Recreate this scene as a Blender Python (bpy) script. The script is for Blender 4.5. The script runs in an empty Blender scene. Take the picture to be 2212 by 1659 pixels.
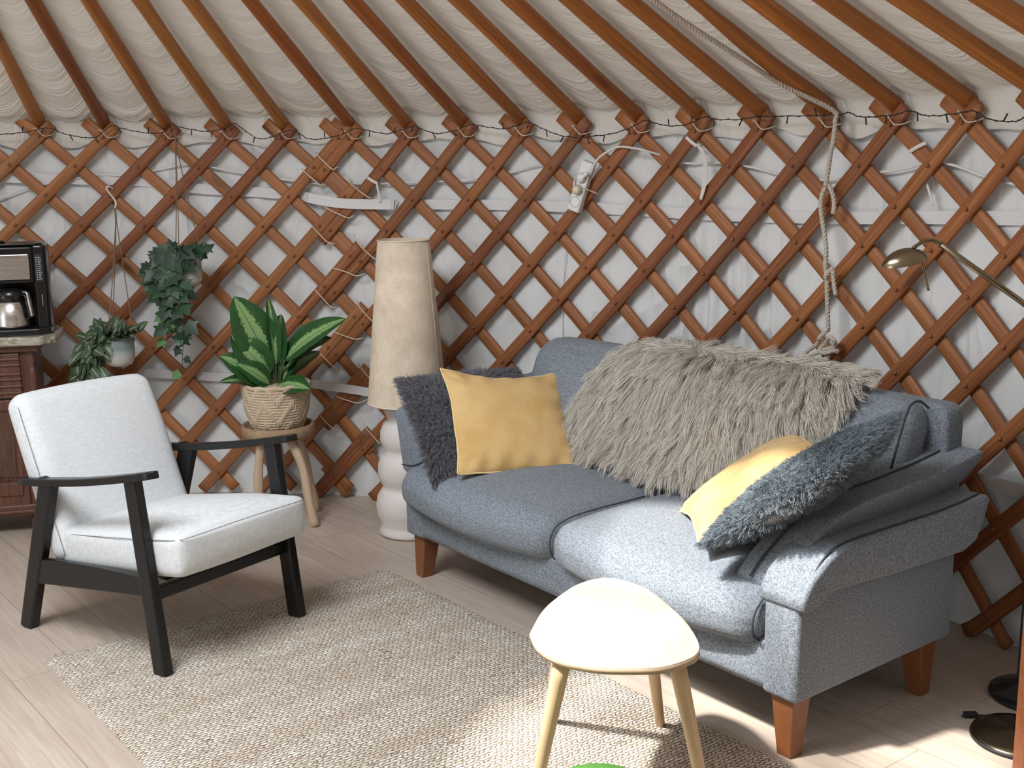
import bpy, bmesh, math, random
import numpy as np
from mathutils import Vector, Matrix
from mathutils.kdtree import KDTree

SC = bpy.context.scene
COL = SC.collection
rng = np.random.default_rng(7)
random.seed(7)
PI = math.pi

# ------------------------------------------------------------------ camera
CAM_H, FPX, PITCH, ROLL = 1.53986, 2535.5, 0.18984, -0.01033
cd = bpy.data.cameras.new('camera')
cam = bpy.data.objects.new('camera', cd)
COL.objects.link(cam)
cd.sensor_fit = 'HORIZONTAL'
cd.sensor_width = 36.0
cd.lens = 36.0 * FPX / 2212.0
cd.clip_start = 0.05
_up = Vector((0, math.sin(PITCH), math.cos(PITCH)))
_fw = Vector((0, math.cos(PITCH), -math.sin(PITCH)))
_r = Vector((1, 0, 0)) * math.cos(ROLL) + _up * math.sin(ROLL)
_u = _up * math.cos(ROLL) - Vector((1, 0, 0)) * math.sin(ROLL)
cam.matrix_world = Matrix(((_r.x, _u.x, -_fw.x, 0), (_r.y, _u.y, -_fw.y, 0), (_r.z, _u.z, -_fw.z, CAM_H), (0, 0, 0, 1)))
SC.camera = cam

# ------------------------------------------------------------------ the yurt's measures (metres)
CX, CY, R = -1.4358, 1.9795, 3.3147          # centre and inner radius of the lattice wall
SLOPE = math.tan(0.3955)                     # roof pitch
ZTOP = 1.632                                 # height of the top lattice joints

# ------------------------------------------------------------------ light
SC.view_settings.view_transform = 'Standard'
SC.view_settings.look = 'None'
SC.view_settings.gamma = 1.0
SC.view_settings.use_curve_mapping = False
SC.view_settings.exposure = 0.0
w = bpy.data.worlds.new('sky')
SC.world = w
w.use_nodes = True
w.node_tree.nodes['Background'].inputs[0].default_value = (0.80, 0.89, 1.0, 1)
w.node_tree.nodes['Background'].inputs[1].default_value = 1.0

def aim(o, d):
    o.rotation_euler = Vector(d).to_track_quat('-Z', 'Y').to_euler()
sl = bpy.data.lights.new('sun', 'SUN')
sl.energy = 8.5
sl.angle = math.radians(3.0)
sl.color = (1.0, 0.95, 0.88)
sun = bpy.data.objects.new('sun', sl)
COL.objects.link(sun)
SUN_EL = math.radians(54.0)
SUN_D = Vector((0.935 * math.cos(SUN_EL), 0.355 * math.cos(SUN_EL), -math.sin(SUN_EL)))
aim(sun, SUN_D)
def area(name, loc, d, sx, sy, e, col):
    l = bpy.data.lights.new(name, 'AREA')
    l.shape = 'RECTANGLE'
    l.size, l.size_y, l.energy, l.color = sx, sy, e, col
    o = bpy.data.objects.new(name, l)
    COL.objects.link(o)
    o.location = loc
    aim(o, d)
    return o
area('crown_skylight', (CX, CY, 2.80), (0.12, 0.10, -1), 1.25, 1.25, 128, (0.90, 0.95, 1.0))   # sky seen through the open crown
area('doorway_fill', (CX - 3.0, CY - 1.45, 1.05), (0.9, 0.5, -0.02), 1.0, 1.7, 26, (0.92, 0.97, 1.0))   # added side fill, standing in for an unseen door
try:
    SC.cycles.max_bounces = 5
    SC.cycles.diffuse_bounces = 3
    SC.cycles.glossy_bounces = 2
    SC.cycles.transmission_bounces = 3
    SC.cycles.caustics_reflective = False
    SC.cycles.caustics_refractive = False
    SC.cycles.sample_clamp_indirect = 4.0
    SC.cycles.use_denoising = True
    SC.cycles.adaptive_threshold = 0.02
except Exception:
    pass

# ------------------------------------------------------------------ node helpers
class NT:
    def __init__(s, m):
        s.t = m.node_tree
        s.n = s.t.nodes
    def node(s, typ, **kw):
        n = s.n.new(typ)
        for k, v in kw.items():
            setattr(n, k, v)
        return n
    def link(s, a, b):
        s.t.links.new(a, b)
    def put(s, sock, v):
        if isinstance(v, bpy.types.NodeSocket):
            s.link(v, sock)
        elif v is not None:
            sock.default_value = v
    def math(s, op, a, b=None, c=None, clamp=False):
        n = s.node('ShaderNodeMath', operation=op, use_clamp=clamp)
        for i, v in enumerate((a, b, c)):
            if v is not None:
                s.put(n.inputs[i], v)
        return n.outputs[0]
    def noise(s, vec, scale, detail=3, rough=0.5, dist=0.0):
        n = s.node('ShaderNodeTexNoise')
        s.put(n.inputs['Vector'], vec)
        n.inputs['Scale'].default_value = scale
        n.inputs['Detail'].default_value = detail
        n.inputs['Roughness'].default_value = rough
        n.inputs['Distortion'].default_value = dist
        return n.outputs[0]
    def white(s, vec):
        n = s.node('ShaderNodeTexWhiteNoise')
        s.put(n.inputs['Vector'], vec)
        return n.outputs[0]
    def mix(s, f, a, b, blend='MIX'):
        n = s.node('ShaderNodeMix', data_type='RGBA', blend_type=blend)
        s.put(n.inputs[0], f)
        s.put(n.inputs[6], a if not isinstance(a, tuple) else (*a, 1)[:4])
        s.put(n.inputs[7], b if not isinstance(b, tuple) else (*b, 1)[:4])
        return n.outputs[2]
    def ramp(s, f, stops, interp='LINEAR'):
        n = s.node('ShaderNodeValToRGB')
        n.color_ramp.interpolation = interp
        el = n.color_ramp.elements
        while len(el) < len(stops):
            el.new(0.5)
        for e, (p, c) in zip(el, stops):
            e.position = p
            e.color = (c, c, c, 1) if isinstance(c, (int, float)) else (*c, 1)
        s.put(n.inputs[0], f)
        return n.outputs[0]
    def sep(s, v):
        n = s.node('ShaderNodeSeparateXYZ')
        s.put(n.inputs[0], v)
        return n.outputs
    def comb(s, x, y, z):
        n = s.node('ShaderNodeCombineXYZ')
        for i, v in enumerate((x, y, z)):
            s.put(n.inputs[i], v)
        return n.outputs[0]
    def mapping(s, vec, scale=(1, 1, 1), loc=(0, 0, 0), rot=(0, 0, 0)):
        n = s.node('ShaderNodeMapping')
        s.put(n.inputs[0], vec)
        n.inputs['Location'].default_value = loc
        n.inputs['Rotation'].default_value = rot
        n.inputs['Scale'].default_value = scale
        return n.outputs[0]
    def attr(s, name):
        return s.node('ShaderNodeAttribute', attribute_name=name).outputs['Vector']
    def objc(s):
        return s.node('ShaderNodeTexCoord').outputs['Object']
    def bump(s, h, strength=0.3, dist=0.005, nrm=None):
        n = s.node('ShaderNodeBump')
        n.inputs['Strength'].default_value = strength
        n.inputs['Distance'].default_value = dist
        s.put(n.inputs['Height'], h)
        if nrm is not None:
            s.link(nrm, n.inputs['Normal'])
        return n.outputs[0]
    def bsdf(s):
        return s.n['Principled BSDF']

def mat(name, col=(0.8, 0.8, 0.8), rough=0.6, metal=0.0, spec=None, sheen=0.0, build=None):
    m = bpy.data.materials.new(name)
    m.use_nodes = True
    nt = NT(m)
    b = nt.bsdf()
    b.inputs['Base Color'].default_value = (*col, 1)
    b.inputs['Roughness'].default_value = rough
    b.inputs['Metallic'].default_value = metal
    if spec is not None:
        b.inputs['Specular IOR Level'].default_value = spec
    if sheen:
        b.inputs['Sheen Weight'].default_value = sheen
        b.inputs['Sheen Roughness'].default_value = 0.4
    if build:
        r = build(nt)
        for k, v in (r or {}).items():
            nt.put(b.inputs[k], v)
    return m

# ------------------------------------------------------------------ materials
def crease(nt, vec, k, p=2.0, detail=2.0, dist=0.6):
    n = nt.noise(vec, 1.0, detail, 0.5, dist)
    a = nt.math('ABSOLUTE', nt.math('MULTIPLY_ADD', n, 2.0, -1.0))
    return nt.math('POWER', nt.math('SUBTRACT', 1.0, nt.math('MULTIPLY', a, k), clamp=True), p)
def mask(nt, vec, lo, hi, seed):
    return nt.ramp(nt.noise(nt.mapping(vec, loc=(seed, seed * 2, 0)), 1.0, 2), [(lo, 0.0), (hi, 1.0)])
def _canvas(base, var, roof=False):
    def f(nt):
        c = nt.objc()
        n = nt.noise(c, 1.3, 4, 0.6)
        fine = nt.noise(c, 30, 3, 0.6)
        g = nt.attr('g')
        add = lambda a, b: nt.math('ADD', a, b)
        mul = lambda a, b: nt.math('MULTIPLY', a, b)
        if roof:
            h = mul(crease(nt, nt.mapping(g, scale=(11, 1.6, 0)), 3.2), mask(nt, nt.mapping(g, scale=(4, 3.0, 0)), 0.40, 0.62, 1.0))
            h = add(h, mul(mul(crease(nt, nt.mapping(g, scale=(20, 2.4, 0), loc=(7, 3, 0)), 3.2), mask(nt, nt.mapping(g, scale=(5, 4, 0)), 0.36, 0.58, 5.0)), 0.7))
            h = add(h, mul(mul(crease(nt, nt.mapping(g, scale=(38, 4.5, 0), loc=(2, 9, 0)), 3.0), mask(nt, nt.mapping(g, scale=(6, 5, 0)), 0.40, 0.60, 9.0)), 0.4))
            h = mul(h, nt.sep(g)[2])
            d, st_ = 0.018, 0.42
        else:
            h = mul(crease(nt, nt.mapping(g, scale=(5.0, 1.5, 0), rot=(0, 0, 0.22)), 4.0, 2.0, 1.0), mask(nt, nt.mapping(g, scale=(2.6, 2.6, 0)), 0.42, 0.62, 1.0))
            h = add(h, mul(crease(nt, nt.mapping(g, scale=(5.5, 1.7, 0), rot=(0, 0, -0.75)), 4.6, 2.0, 1.0), mul(mask(nt, nt.mapping(g, scale=(3, 3, 0)), 0.46, 0.64, 4.0), 0.9)))
            h = add(h, mul(crease(nt, nt.mapping(g, scale=(7.0, 2.0, 0), rot=(0, 0, 0.95)), 4.8, 2.0, 1.0), mul(mask(nt, nt.mapping(g, scale=(3.4, 3.4, 0)), 0.46, 0.64, 7.0), 0.7)))
            d, st_ = 0.020, 0.5
        b1 = nt.bump(h, st_, d)
        return {'Base Color': nt.mix(nt.ramp(n, [(0.3, 0.0), (0.75, 1.0)]), base, var),
                'Normal': nt.bump(fine, 0.12, 0.01, b1)}
    return f
M = {}
def translucent(m, f, col):
    nt = NT(m)
    out = nt.n['Material Output']
    tr = nt.node('ShaderNodeBsdfTranslucent')
    tr.inputs[0].default_value = (*col, 1)
    mx = nt.node('ShaderNodeMixShader')
    mx.inputs[0].default_value = f
    nt.link(nt.bsdf().outputs[0], mx.inputs[1])
    nt.link(tr.outputs[0], mx.inputs[2])
    nt.link(mx.outputs[0], out.inputs['Surface'])
M['canvas_wall'] = mat('wall_canvas', rough=0.9, spec=0.1, build=_canvas((0.78, 0.785, 0.77), (0.73, 0.74, 0.735)))
M['canvas_roof'] = mat('roof_canvas', rough=0.9, spec=0.1, build=_canvas((0.80, 0.775, 0.725), (0.75, 0.725, 0.68), True))

translucent(M['canvas_wall'], 0.03, (0.82, 0.84, 0.84))
translucent(M['canvas_roof'], 0.04, (0.84, 0.79, 0.70))

def _wood(dark, light, scale=(3.0, 40.0, 40.0), use_obj=True, attr='g', ringmix=0.5, knots=True):
    def f(nt):
        g = nt.attr(attr)
        v = nt.mapping(g, scale=scale)
        n = nt.noise(v, 1.0, 5, 0.62, 0.4)
        v2 = nt.mapping(g, scale=(scale[0] * 0.5, scale[1] * 3.0, scale[2] * 3.0))
        n2 = nt.noise(v2, 1.0, 3, 0.6, 0.2)
        c = nt.mix(nt.ramp(n, [(0.32, 0.0), (0.68, 1.0)]), dark, light)
        c = nt.mix(nt.math('MULTIPLY', nt.ramp(n2, [(0.42, 1.0), (0.62, 0.0)]), ringmix), c, tuple(x * 0.62 for x in dark))
        if knots:
            vor = nt.node('ShaderNodeTexVoronoi')
            nt.put(vor.inputs['Vector'], nt.mapping(g, scale=(1.7, 9, 9)))
            vor.inputs['Scale'].default_value = 1.0
            c = nt.mix(nt.ramp(vor.outputs['Distance'], [(0.06, 0.85), (0.16, 0.0)]), c, tuple(x * 0.3 for x in dark))
        if use_obj:
            oi = nt.node('ShaderNodeObjectInfo')
            c = nt.mix(1.0, c, oi.outputs['Color'], 'MULTIPLY')
        return {'Base Color': c, 'Normal': nt.bump(n2, 0.15, 0.002)}
    return f
M['lattice_wood'] = mat('lattice_wood', rough=0.5, spec=0.35, build=_wood((0.31, 0.128, 0.054), (0.49, 0.235, 0.104)))
M['pole_wood'] = mat('pole_wood', rough=0.45, spec=0.4, build=_wood((0.40, 0.160, 0.046), (0.61, 0.275, 0.080), scale=(2.2, 34, 34)))
M['rivet'] = mat('rivet_wood', (0.26, 0.10, 0.045), 0.4)

def _floor(nt):
    c = nt.objc()
    s = nt.sep(c)
    PW, PL = 0.192, 1.29
    row = nt.math('FLOOR', nt.math('DIVIDE', s[1], PW))
    off = nt.math('MULTIPLY', nt.white(nt.comb(row, 3.1, 0.0)), PL)
    xx = nt.math('ADD', s[0], off)
    colx = nt.math('FLOOR', nt.math('DIVIDE', xx, PL))
    rnd = nt.white(nt.comb(row, colx, 1.7))
    fy = nt.math('FRACT', nt.math('DIVIDE', s[1], PW))
    fx = nt.math('FRACT', nt.math('DIVIDE', xx, PL))
    ey = nt.math('MINIMUM', fy, nt.math('SUBTRACT', 1.0, fy))
    ex = nt.math('MULTIPLY', nt.math('MINIMUM', fx, nt.math('SUBTRACT', 1.0, fx)), PL / PW)
    gap = nt.ramp(nt.math('MINIMUM', ex, ey), [(0.002, 1.0), (0.009, 0.0)])
    gv = nt.comb(nt.math('ADD', nt.math('MULTIPLY', s[0], 1.8), nt.math('MULTIPLY', rnd, 37.0)), nt.math('MULTIPLY', s[1], 22.0), rnd)
    n = nt.noise(gv, 1.0, 5, 0.6, 1.2)
    gf = nt.comb(nt.math('MULTIPLY', s[0], 5.0), nt.math('MULTIPLY', s[1], 150.0), rnd)
    nf = nt.noise(gf, 1.0, 3, 0.6)
    kn = nt.noise(nt.comb(nt.math('ADD', nt.math('MULTIPLY', s[0], 3.0), nt.math('MULTIPLY', rnd, 19.0)), nt.math('MULTIPLY', s[1], 9.0), rnd), 1.0, 2, 0.5, 0.6)
    c1 = nt.mix(nt.ramp(n, [(0.3, 0.0), (0.7, 1.0)]), (0.46, 0.375, 0.31), (0.62, 0.53, 0.455))
    c1 = nt.mix(nt.math('MULTIPLY', nt.ramp(nf, [(0.48, 0.0), (0.70, 1.0)]), 0.5), c1, (0.39, 0.29, 0.225))
    c1 = nt.mix(nt.ramp(kn, [(0.70, 0.0), (0.80, 0.7)]), c1, (0.25, 0.17, 0.12))
    c1 = nt.mix(nt.math('MULTIPLY', rnd, 0.30), c1, (0.46, 0.37, 0.30))
    c1 = nt.mix(nt.math('MULTIPLY', gap, 0.75), c1, (0.16, 0.115, 0.085))
    return {'Base Color': c1, 'Roughness': nt.ramp(nf, [(0.0, 0.42), (1.0, 0.55)]), 'Normal': nt.bump(nt.math('SUBTRACT', nf, gap), 0.12, 0.002)}
M['floor'] = mat('oak_laminate', rough=0.5, spec=0.4, build=_floor)

def _rug(nt):
    s = nt.sep(nt.objc())
    ru, rv = 0.0115, 0.0185
    pu = nt.math('DIVIDE', s[0], ru)
    row = nt.math('FLOOR', pu)
    fu = nt.math('FRACT', pu)
    par = nt.math('SUBTRACT', nt.math('MULTIPLY', nt.math('FLOORED_MODULO', row, 2.0), 2.0), 1.0)
    wob = nt.noise(nt.mapping(nt.objc(), scale=(45, 45, 1)), 1.0, 3)
    pv = nt.math('ADD', nt.math('DIVIDE', s[1], rv), nt.math('ADD', nt.math('MULTIPLY', nt.math('MULTIPLY', fu, par), 0.75), nt.math('MULTIPLY', wob, 1.8)))
    fv = nt.math('FRACT', pv)
    cell = nt.math('FLOOR', pv)
    a = nt.math('SUBTRACT', 1.0, nt.math('POWER', nt.math('ABSOLUTE', nt.math('SUBTRACT', nt.math('MULTIPLY', fu, 2.0), 1.0)), 2.2))
    b = nt.math('SUBTRACT', 1.0, nt.math('POWER', nt.math('ABSOLUTE', nt.math('SUBTRACT', nt.math('MULTIPLY', fv, 2.0), 1.0)), 2.2))
    h = nt.math('MULTIPLY', a, b)
    rnd = nt.white(nt.comb(row, cell, 0.3))
    band = nt.noise(nt.comb(nt.math('MULTIPLY', s[0], 9.0), nt.math('MULTIPLY', s[1], 1.2), 0.0), 1.0, 3, 0.6)
    st = nt.mix(rnd, (0.72, 0.63, 0.52), (0.95, 0.90, 0.82))
    st = nt.mix(nt.ramp(band, [(0.38, 0.0), (0.75, 0.6)]), st, (0.57, 0.47, 0.36))
    st = nt.mix(nt.ramp(rnd, [(0.988, 0.0), (0.995, 0.6)]), st, (0.16, 0.10, 0.06))
    fleck = nt.noise(nt.objc(), 24.0, 2)
    st = nt.mix(nt.ramp(fleck, [(0.82, 0.0), (0.88, 0.5)]), st, (0.30, 0.19, 0.11))
    c = nt.mix(nt.ramp(h, [(0.07, 0.0), (0.55, 1.0)]), (0.17, 0.12, 0.08), st)
    return {'Base Color': c, 'Normal': nt.bump(h, 0.7, 0.006)}
M['rug'] = mat('jute_weave', rough=0.95, spec=0.05, build=_rug)

def _tweed(nt):
    c = nt.objc()
    n1 = nt.noise(c, 190, 2, 0.7)
    n2 = nt.noise(nt.mapping(c, loc=(5, 3, 1)), 330, 2, 0.7)
    n3 = nt.noise(c, 3.0, 3)
    base = nt.mix(nt.ramp(n1, [(0.34, 0.0), (0.62, 1.0)]), (0.112, 0.135, 0.165), (0.275, 0.310, 0.355))
    base = nt.mix(nt.ramp(n2, [(0.60, 0.0), (0.68, 0.85)]), base, (0.56, 0.59, 0.62))
    base = nt.mix(nt.ramp(n2, [(0.28, 0.8), (0.37, 0.0)]), base, (0.055, 0.06, 0.07))
    base = nt.mix(nt.math('MULTIPLY', n3, 0.2), base, (0.20, 0.22, 0.245))
    return {'Base Color': base, 'Normal': nt.bump(n1, 0.45, 0.003)}
M['tweed'] = mat('grey_tweed', rough=0.95, spec=0.08, sheen=0.15, build=_tweed)
M['bounce_cut'] = mat('bounce_cut_lining', (0.20, 0.125, 0.08), 0.7)  # made dark to hold down bounce from behind the camera
M['tweed_seam'] = mat('tweed_seam', (0.05, 0.055, 0.065), 0.9)

def _linen(nt):
    c = nt.objc()
    a = nt.noise(nt.mapping(c, scale=(40, 40, 700)), 1.0, 2, 0.6)
    b = nt.noise(nt.mapping(c, scale=(700, 200, 34)), 1.0, 2, 0.6)
    m = nt.math('MULTIPLY', nt.math('ADD', a, b), 0.5)
    col = nt.mix(nt.ramp(m, [(0.34, 0.0), (0.62, 1.0)]), (0.56, 0.585, 0.61), (0.76, 0.785, 0.80))
    return {'Base Color': col, 'Normal': nt.bump(m, 0.25, 0.0015)}
M['linen'] = mat('light_grey_linen', rough=0.9, spec=0.1, sheen=0.1, build=_linen)
M['linen_seam'] = mat('linen_seam', (0.22, 0.23, 0.24), 0.9)
def _blackwood(nt):
    n = nt.noise(nt.mapping(nt.objc(), scale=(60, 60, 6)), 1.0, 4, 0.6)
    return {'Base Color': nt.mix(n, (0.006, 0.006, 0.0065), (0.013, 0.0125, 0.0125)), 'Roughness': nt.ramp(n, [(0.2, 0.25), (0.8, 0.36)])}
M['black_wood'] = mat('black_stained_wood', rough=0.35, spec=0.35, build=_blackwood)

def _velvet(nt):
    c = nt.objc()
    n = nt.noise(c, 7, 3, 0.6, 0.5)
    f = nt.noise(c, 220, 2)
    col = nt.mix(nt.ramp(n, [(0.3, 0.0), (0.7, 1.0)]), (0.60, 0.385, 0.145), (0.71, 0.50, 0.245))
    return {'Base Color': col, 'Normal': nt.bump(nt.math('ADD', nt.math('MULTIPLY', nt.noise(c, 24, 3), 1.0), nt.math('MULTIPLY', f, 0.06)), 0.22, 0.01)}
M['velvet'] = mat('mustard_velvet', rough=0.8, spec=0.15, sheen=0.25, build=_velvet)
M['velvet_piping'] = mat('mustard_piping', (0.80, 0.60, 0.30), 0.8)
M['fur_skin_dark'] = mat('fur_backing_dark', (0.11, 0.12, 0.135), 0.95)
M['fur_backing'] = mat('grey_fabric_backing', (0.33, 0.325, 0.32), 0.75)
M['sheep_skin'] = mat('sheepskin_hide', (0.30, 0.27, 0.22), 0.95)

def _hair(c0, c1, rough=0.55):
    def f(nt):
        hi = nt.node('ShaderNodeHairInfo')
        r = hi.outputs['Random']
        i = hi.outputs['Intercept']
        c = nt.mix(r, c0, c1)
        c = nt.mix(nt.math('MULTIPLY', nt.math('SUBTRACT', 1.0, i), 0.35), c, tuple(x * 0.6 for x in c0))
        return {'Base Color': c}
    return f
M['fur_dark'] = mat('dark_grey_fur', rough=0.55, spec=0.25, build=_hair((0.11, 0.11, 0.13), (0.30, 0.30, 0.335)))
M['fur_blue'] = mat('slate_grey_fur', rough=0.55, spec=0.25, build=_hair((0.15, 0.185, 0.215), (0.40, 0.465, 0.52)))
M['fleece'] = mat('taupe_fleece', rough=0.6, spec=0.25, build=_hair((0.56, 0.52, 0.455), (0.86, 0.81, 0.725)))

def _pale(dark, light, scale):
    return _wood(dark, light, scale=scale, use_obj=False, ringmix=0.25, knots=False)
def _birch(nt):
    c = nt.objc()
    n = nt.noise(nt.mapping(c, scale=(90, 5, 5)), 1.0, 5, 0.65, 0.3)
    st = nt.noise(c, 9, 4, 0.6)
    col = nt.mix(nt.ramp(n, [(0.3, 0.0), (0.7, 1.0)]), (0.60, 0.48, 0.375), (0.74, 0.63, 0.525))
    col = nt.mix(nt.ramp(st, [(0.60, 0.0), (0.78, 0.55)]), col, (0.44, 0.34, 0.27))
    sp = nt.noise(nt.mapping(c, scale=(120, 45, 1)), 1.0, 2)
    col = nt.mix(nt.math('MULTIPLY', nt.ramp(sp, [(0.70, 0.0), (0.76, 1.0)]), nt.ramp(st, [(0.5, 0.0), (0.6, 1.0)])), col, (0.24, 0.15, 0.09))
    return {'Base Color': col, 'Normal': nt.bump(n, 0.06, 0.001)}
M['birch_top'] = mat('pale_birch_top', rough=0.5, build=_birch)
M['birch_leg'] = mat('pale_birch_leg', rough=0.45, build=_pale((0.62, 0.42, 0.235), (0.74, 0.55, 0.345), (3, 60, 60)))
M['birch_edge'] = mat('pale_plywood_edge', rough=0.6, build=_pale((0.40, 0.28, 0.18), (0.58, 0.44, 0.31), (30, 200, 200)))
M['sofa_leg'] = mat('honey_wood_leg', rough=0.35, build=_pale((0.20, 0.070, 0.024), (0.28, 0.105, 0.036), (3, 50, 50)))
M['raw_log'] = mat('peeled_log', rough=0.7, build=_pale((0.52, 0.37, 0.25), (0.68, 0.53, 0.39), (4, 40, 40)))
M['tray_wood'] = mat('mango_wood_seat', rough=0.65, build=_pale((0.31, 0.195, 0.115), (0.48, 0.335, 0.22), (9, 60, 60)))
M['post_wood'] = mat('red_brown_post', rough=0.5, build=_pale((0.33, 0.10, 0.035), (0.43, 0.155, 0.06), (3, 50, 50)))
def _oak(nt):
    n = nt.noise(nt.mapping(nt.objc(), scale=(70, 70, 5)), 1.0, 5, 0.65, 0.6)
    return {'Base Color': nt.mix(nt.ramp(n, [(0.3, 0.0), (0.7, 1.0)]), (0.060, 0.022, 0.014), (0.165, 0.070, 0.042)), 'Normal': nt.bump(n, 0.2, 0.002)}
M['dark_oak'] = mat('dark_oak', rough=0.45, build=_oak)
def _oakp(nt):
    n = nt.noise(nt.mapping(nt.objc(), scale=(60, 60, 7)), 1.0, 5, 0.65, 1.2)
    return {'Base Color': nt.mix(nt.ramp(n, [(0.3, 0.0), (0.7, 1.0)]), (0.050, 0.022, 0.012), (0.115, 0.058, 0.033)), 'Normal': nt.bump(n, 0.15, 0.002)}
M['oak_panel'] = mat('oak_panel', rough=0.5, build=_oakp)
def _marble(nt):
    c = nt.objc()
    n = nt.noise(nt.mapping(c, scale=(7, 22, 22)), 1.0, 5, 0.6, 1.6)
    return {'Base Color': nt.ramp(n, [(0.30, (0.11, 0.10, 0.075)), (0.46, (0.30, 0.28, 0.215)), (0.56, (0.50, 0.475, 0.395)), (0.70, (0.24, 0.22, 0.165))])}
M['marble'] = mat('veined_marble', rough=0.22, build=_marble)
def _steel(nt):
    n = nt.noise(nt.mapping(nt.objc(), scale=(6, 6, 500)), 1.0, 2)
    return {'Roughness': nt.ramp(n, [(0.2, 0.22), (0.8, 0.36)])}
M['steel'] = mat('brushed_steel', (0.62, 0.61, 0.59), 0.28, 1.0, build=_steel)
M['black_plastic'] = mat('black_plastic', (0.012, 0.012, 0.013), 0.22)
M['black_matte'] = mat('black_matte', (0.014, 0.014, 0.016), 0.55)
M['mark_white'] = mat('printed_marks', (0.62, 0.64, 0.62), 0.5)
M['mark_grey'] = mat('etched_marks', (0.22, 0.22, 0.22), 0.5)
M['brass'] = mat('antique_brass', (0.25, 0.205, 0.135), 0.24, 1.0)
M['teal_plastic'] = mat('dark_teal_plastic', (0.035, 0.052, 0.055), 0.4)
def _shade(nt):
    c = nt.objc()
    n = nt.noise(c, 13, 5, 0.65)
    f = nt.noise(c, 60, 3, 0.6)
    m = nt.math('ADD', nt.math('MULTIPLY', n, 0.7), nt.math('MULTIPLY', f, 0.3))
    return {'Base Color': nt.mix(nt.ramp(m, [(0.38, 0.0), (0.62, 1.0)]), (0.62, 0.515, 0.395), (0.75, 0.645, 0.515))}
M['parchment'] = mat('parchment_shade', rough=0.8, spec=0.15, build=_shade)
M['parchment_rim'] = mat('parchment_rim', (0.74, 0.66, 0.55), 0.7)
def _ceram(nt):
    n = nt.noise(nt.mapping(nt.objc(), scale=(6, 6, 30)), 1.0, 4, 0.6)
    return {'Base Color': nt.mix(n, (0.66, 0.60, 0.57), (0.80, 0.76, 0.74)), 'Normal': nt.bump(n, 0.08, 0.004)}
M['ceramic'] = mat('whitewashed_base', rough=0.5, build=_ceram)
def _glaze(nt):
    s = nt.sep(nt.objc())
    n = nt.noise(nt.objc(), 30, 3)
    t = nt.math('ADD', nt.math('MULTIPLY', s[2], 8.0), nt.math('MULTIPLY', n, 0.12))
    n2 = nt.noise(nt.mapping(nt.objc(), scale=(60, 60, 60)), 1.0, 2)
    c = nt.ramp(t, [(0.25, (0.56, 0.53, 0.475)), (0.50, (0.43, 0.46, 0.44)), (0.70, (0.225, 0.285, 0.285))])
    return {'Base Color': nt.mix(nt.ramp(n2, [(0.62, 0.0), (0.75, 0.3)]), c, (0.32, 0.36, 0.35))}
M['glaze'] = mat('grey_green_glaze', rough=0.18, build=_glaze)
M['twine'] = mat('jute_twine', (0.20, 0.135, 0.095), 0.9)
M['soil'] = mat('dark_soil', (0.04, 0.03, 0.02), 0.95)
def _leafvar(dark, mid, pale, lo, hi, amp, sc):
    def f(nt):
        s = nt.sep(nt.attr('g'))
        va = nt.math('ABSOLUTE', s[1])
        n = nt.noise(nt.comb(nt.math('MULTIPLY', s[0], sc), nt.math('MULTIPLY', s[1], sc * 0.35), s[2]), 1.0, 3, 0.75)
        t = nt.math('ADD', va, nt.math('MULTIPLY', nt.math('SUBTRACT', n, 0.5), amp))
        t = nt.math('ADD', t, nt.math('MULTIPLY', nt.math('POWER', nt.math('ABSOLUTE', nt.math('SUBTRACT', s[0], 0.45)), 2.0), 0.25))
        m = nt.ramp(t, [(lo, 1.0), (hi, 0.0)])
        rib = nt.ramp(va, [(0.02, 0.6), (0.05, 0.0)])
        dk = nt.mix(nt.noise(nt.attr('g'), 3.0, 2), dark, mid)
        c = nt.mix(m, dk, pale)
        c = nt.mix(rib, c, mid)
        return {'Base Color': c}
    return f
M['dumb_leaf'] = mat('variegated_large_leaf', rough=0.35, spec=0.4, build=_leafvar((0.012, 0.050, 0.016), (0.035, 0.125, 0.032), (0.24, 0.39, 0.155), 0.33, 0.37, 0.75, 24))
M['pothos_leaf'] = mat('striped_green_leaf', rough=0.4, spec=0.4, build=_leafvar((0.040, 0.070, 0.038), (0.085, 0.135, 0.075), (0.45, 0.475, 0.35), 0.10, 0.14, 0.18, 4))
def _ivy(nt):
    s = nt.sep(nt.attr('g'))
    return {'Base Color': nt.mix(s[2], (0.010, 0.030, 0.017), (0.035, 0.085, 0.040))}
M['ivy_leaf'] = mat('dark_ivy_leaf', rough=0.42, spec=0.4, build=_ivy)
M['ivy_young'] = mat('young_ivy_leaf', (0.07, 0.20, 0.06), 0.45)
M['stem'] = mat('green_stem', (0.06, 0.085, 0.035), 0.6)
M['stem_brown'] = mat('ivy_stem', (0.045, 0.035, 0.02), 0.7)
def _basket(nt):
    s = nt.sep(nt.attr('g'))
    n = nt.noise(nt.mapping(nt.objc(), scale=(90, 90, 160)), 1.0, 3, 0.6)
    c = nt.mix(n, (0.52, 0.395, 0.265), (0.72, 0.60, 0.455))
    c = nt.mix(nt.ramp(s[2], [(0.10, 1.0), (0.55, 0.0)]), c, (0.13, 0.075, 0.04))
    return {'Base Color': c}
M['basket'] = mat('seagrass_weave', rough=0.8, spec=0.15, build=_basket)
M['cord'] = mat('white_cord', (0.72, 0.65, 0.56), 0.8)
M['lace'] = mat('cream_lacing_cord', (0.74, 0.62, 0.47), 0.8)
M['cable'] = mat('white_cable', (0.78, 0.77, 0.75), 0.45)
M['tape'] = mat('white_tie_tape', (0.78, 0.76, 0.71), 0.85)
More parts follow.
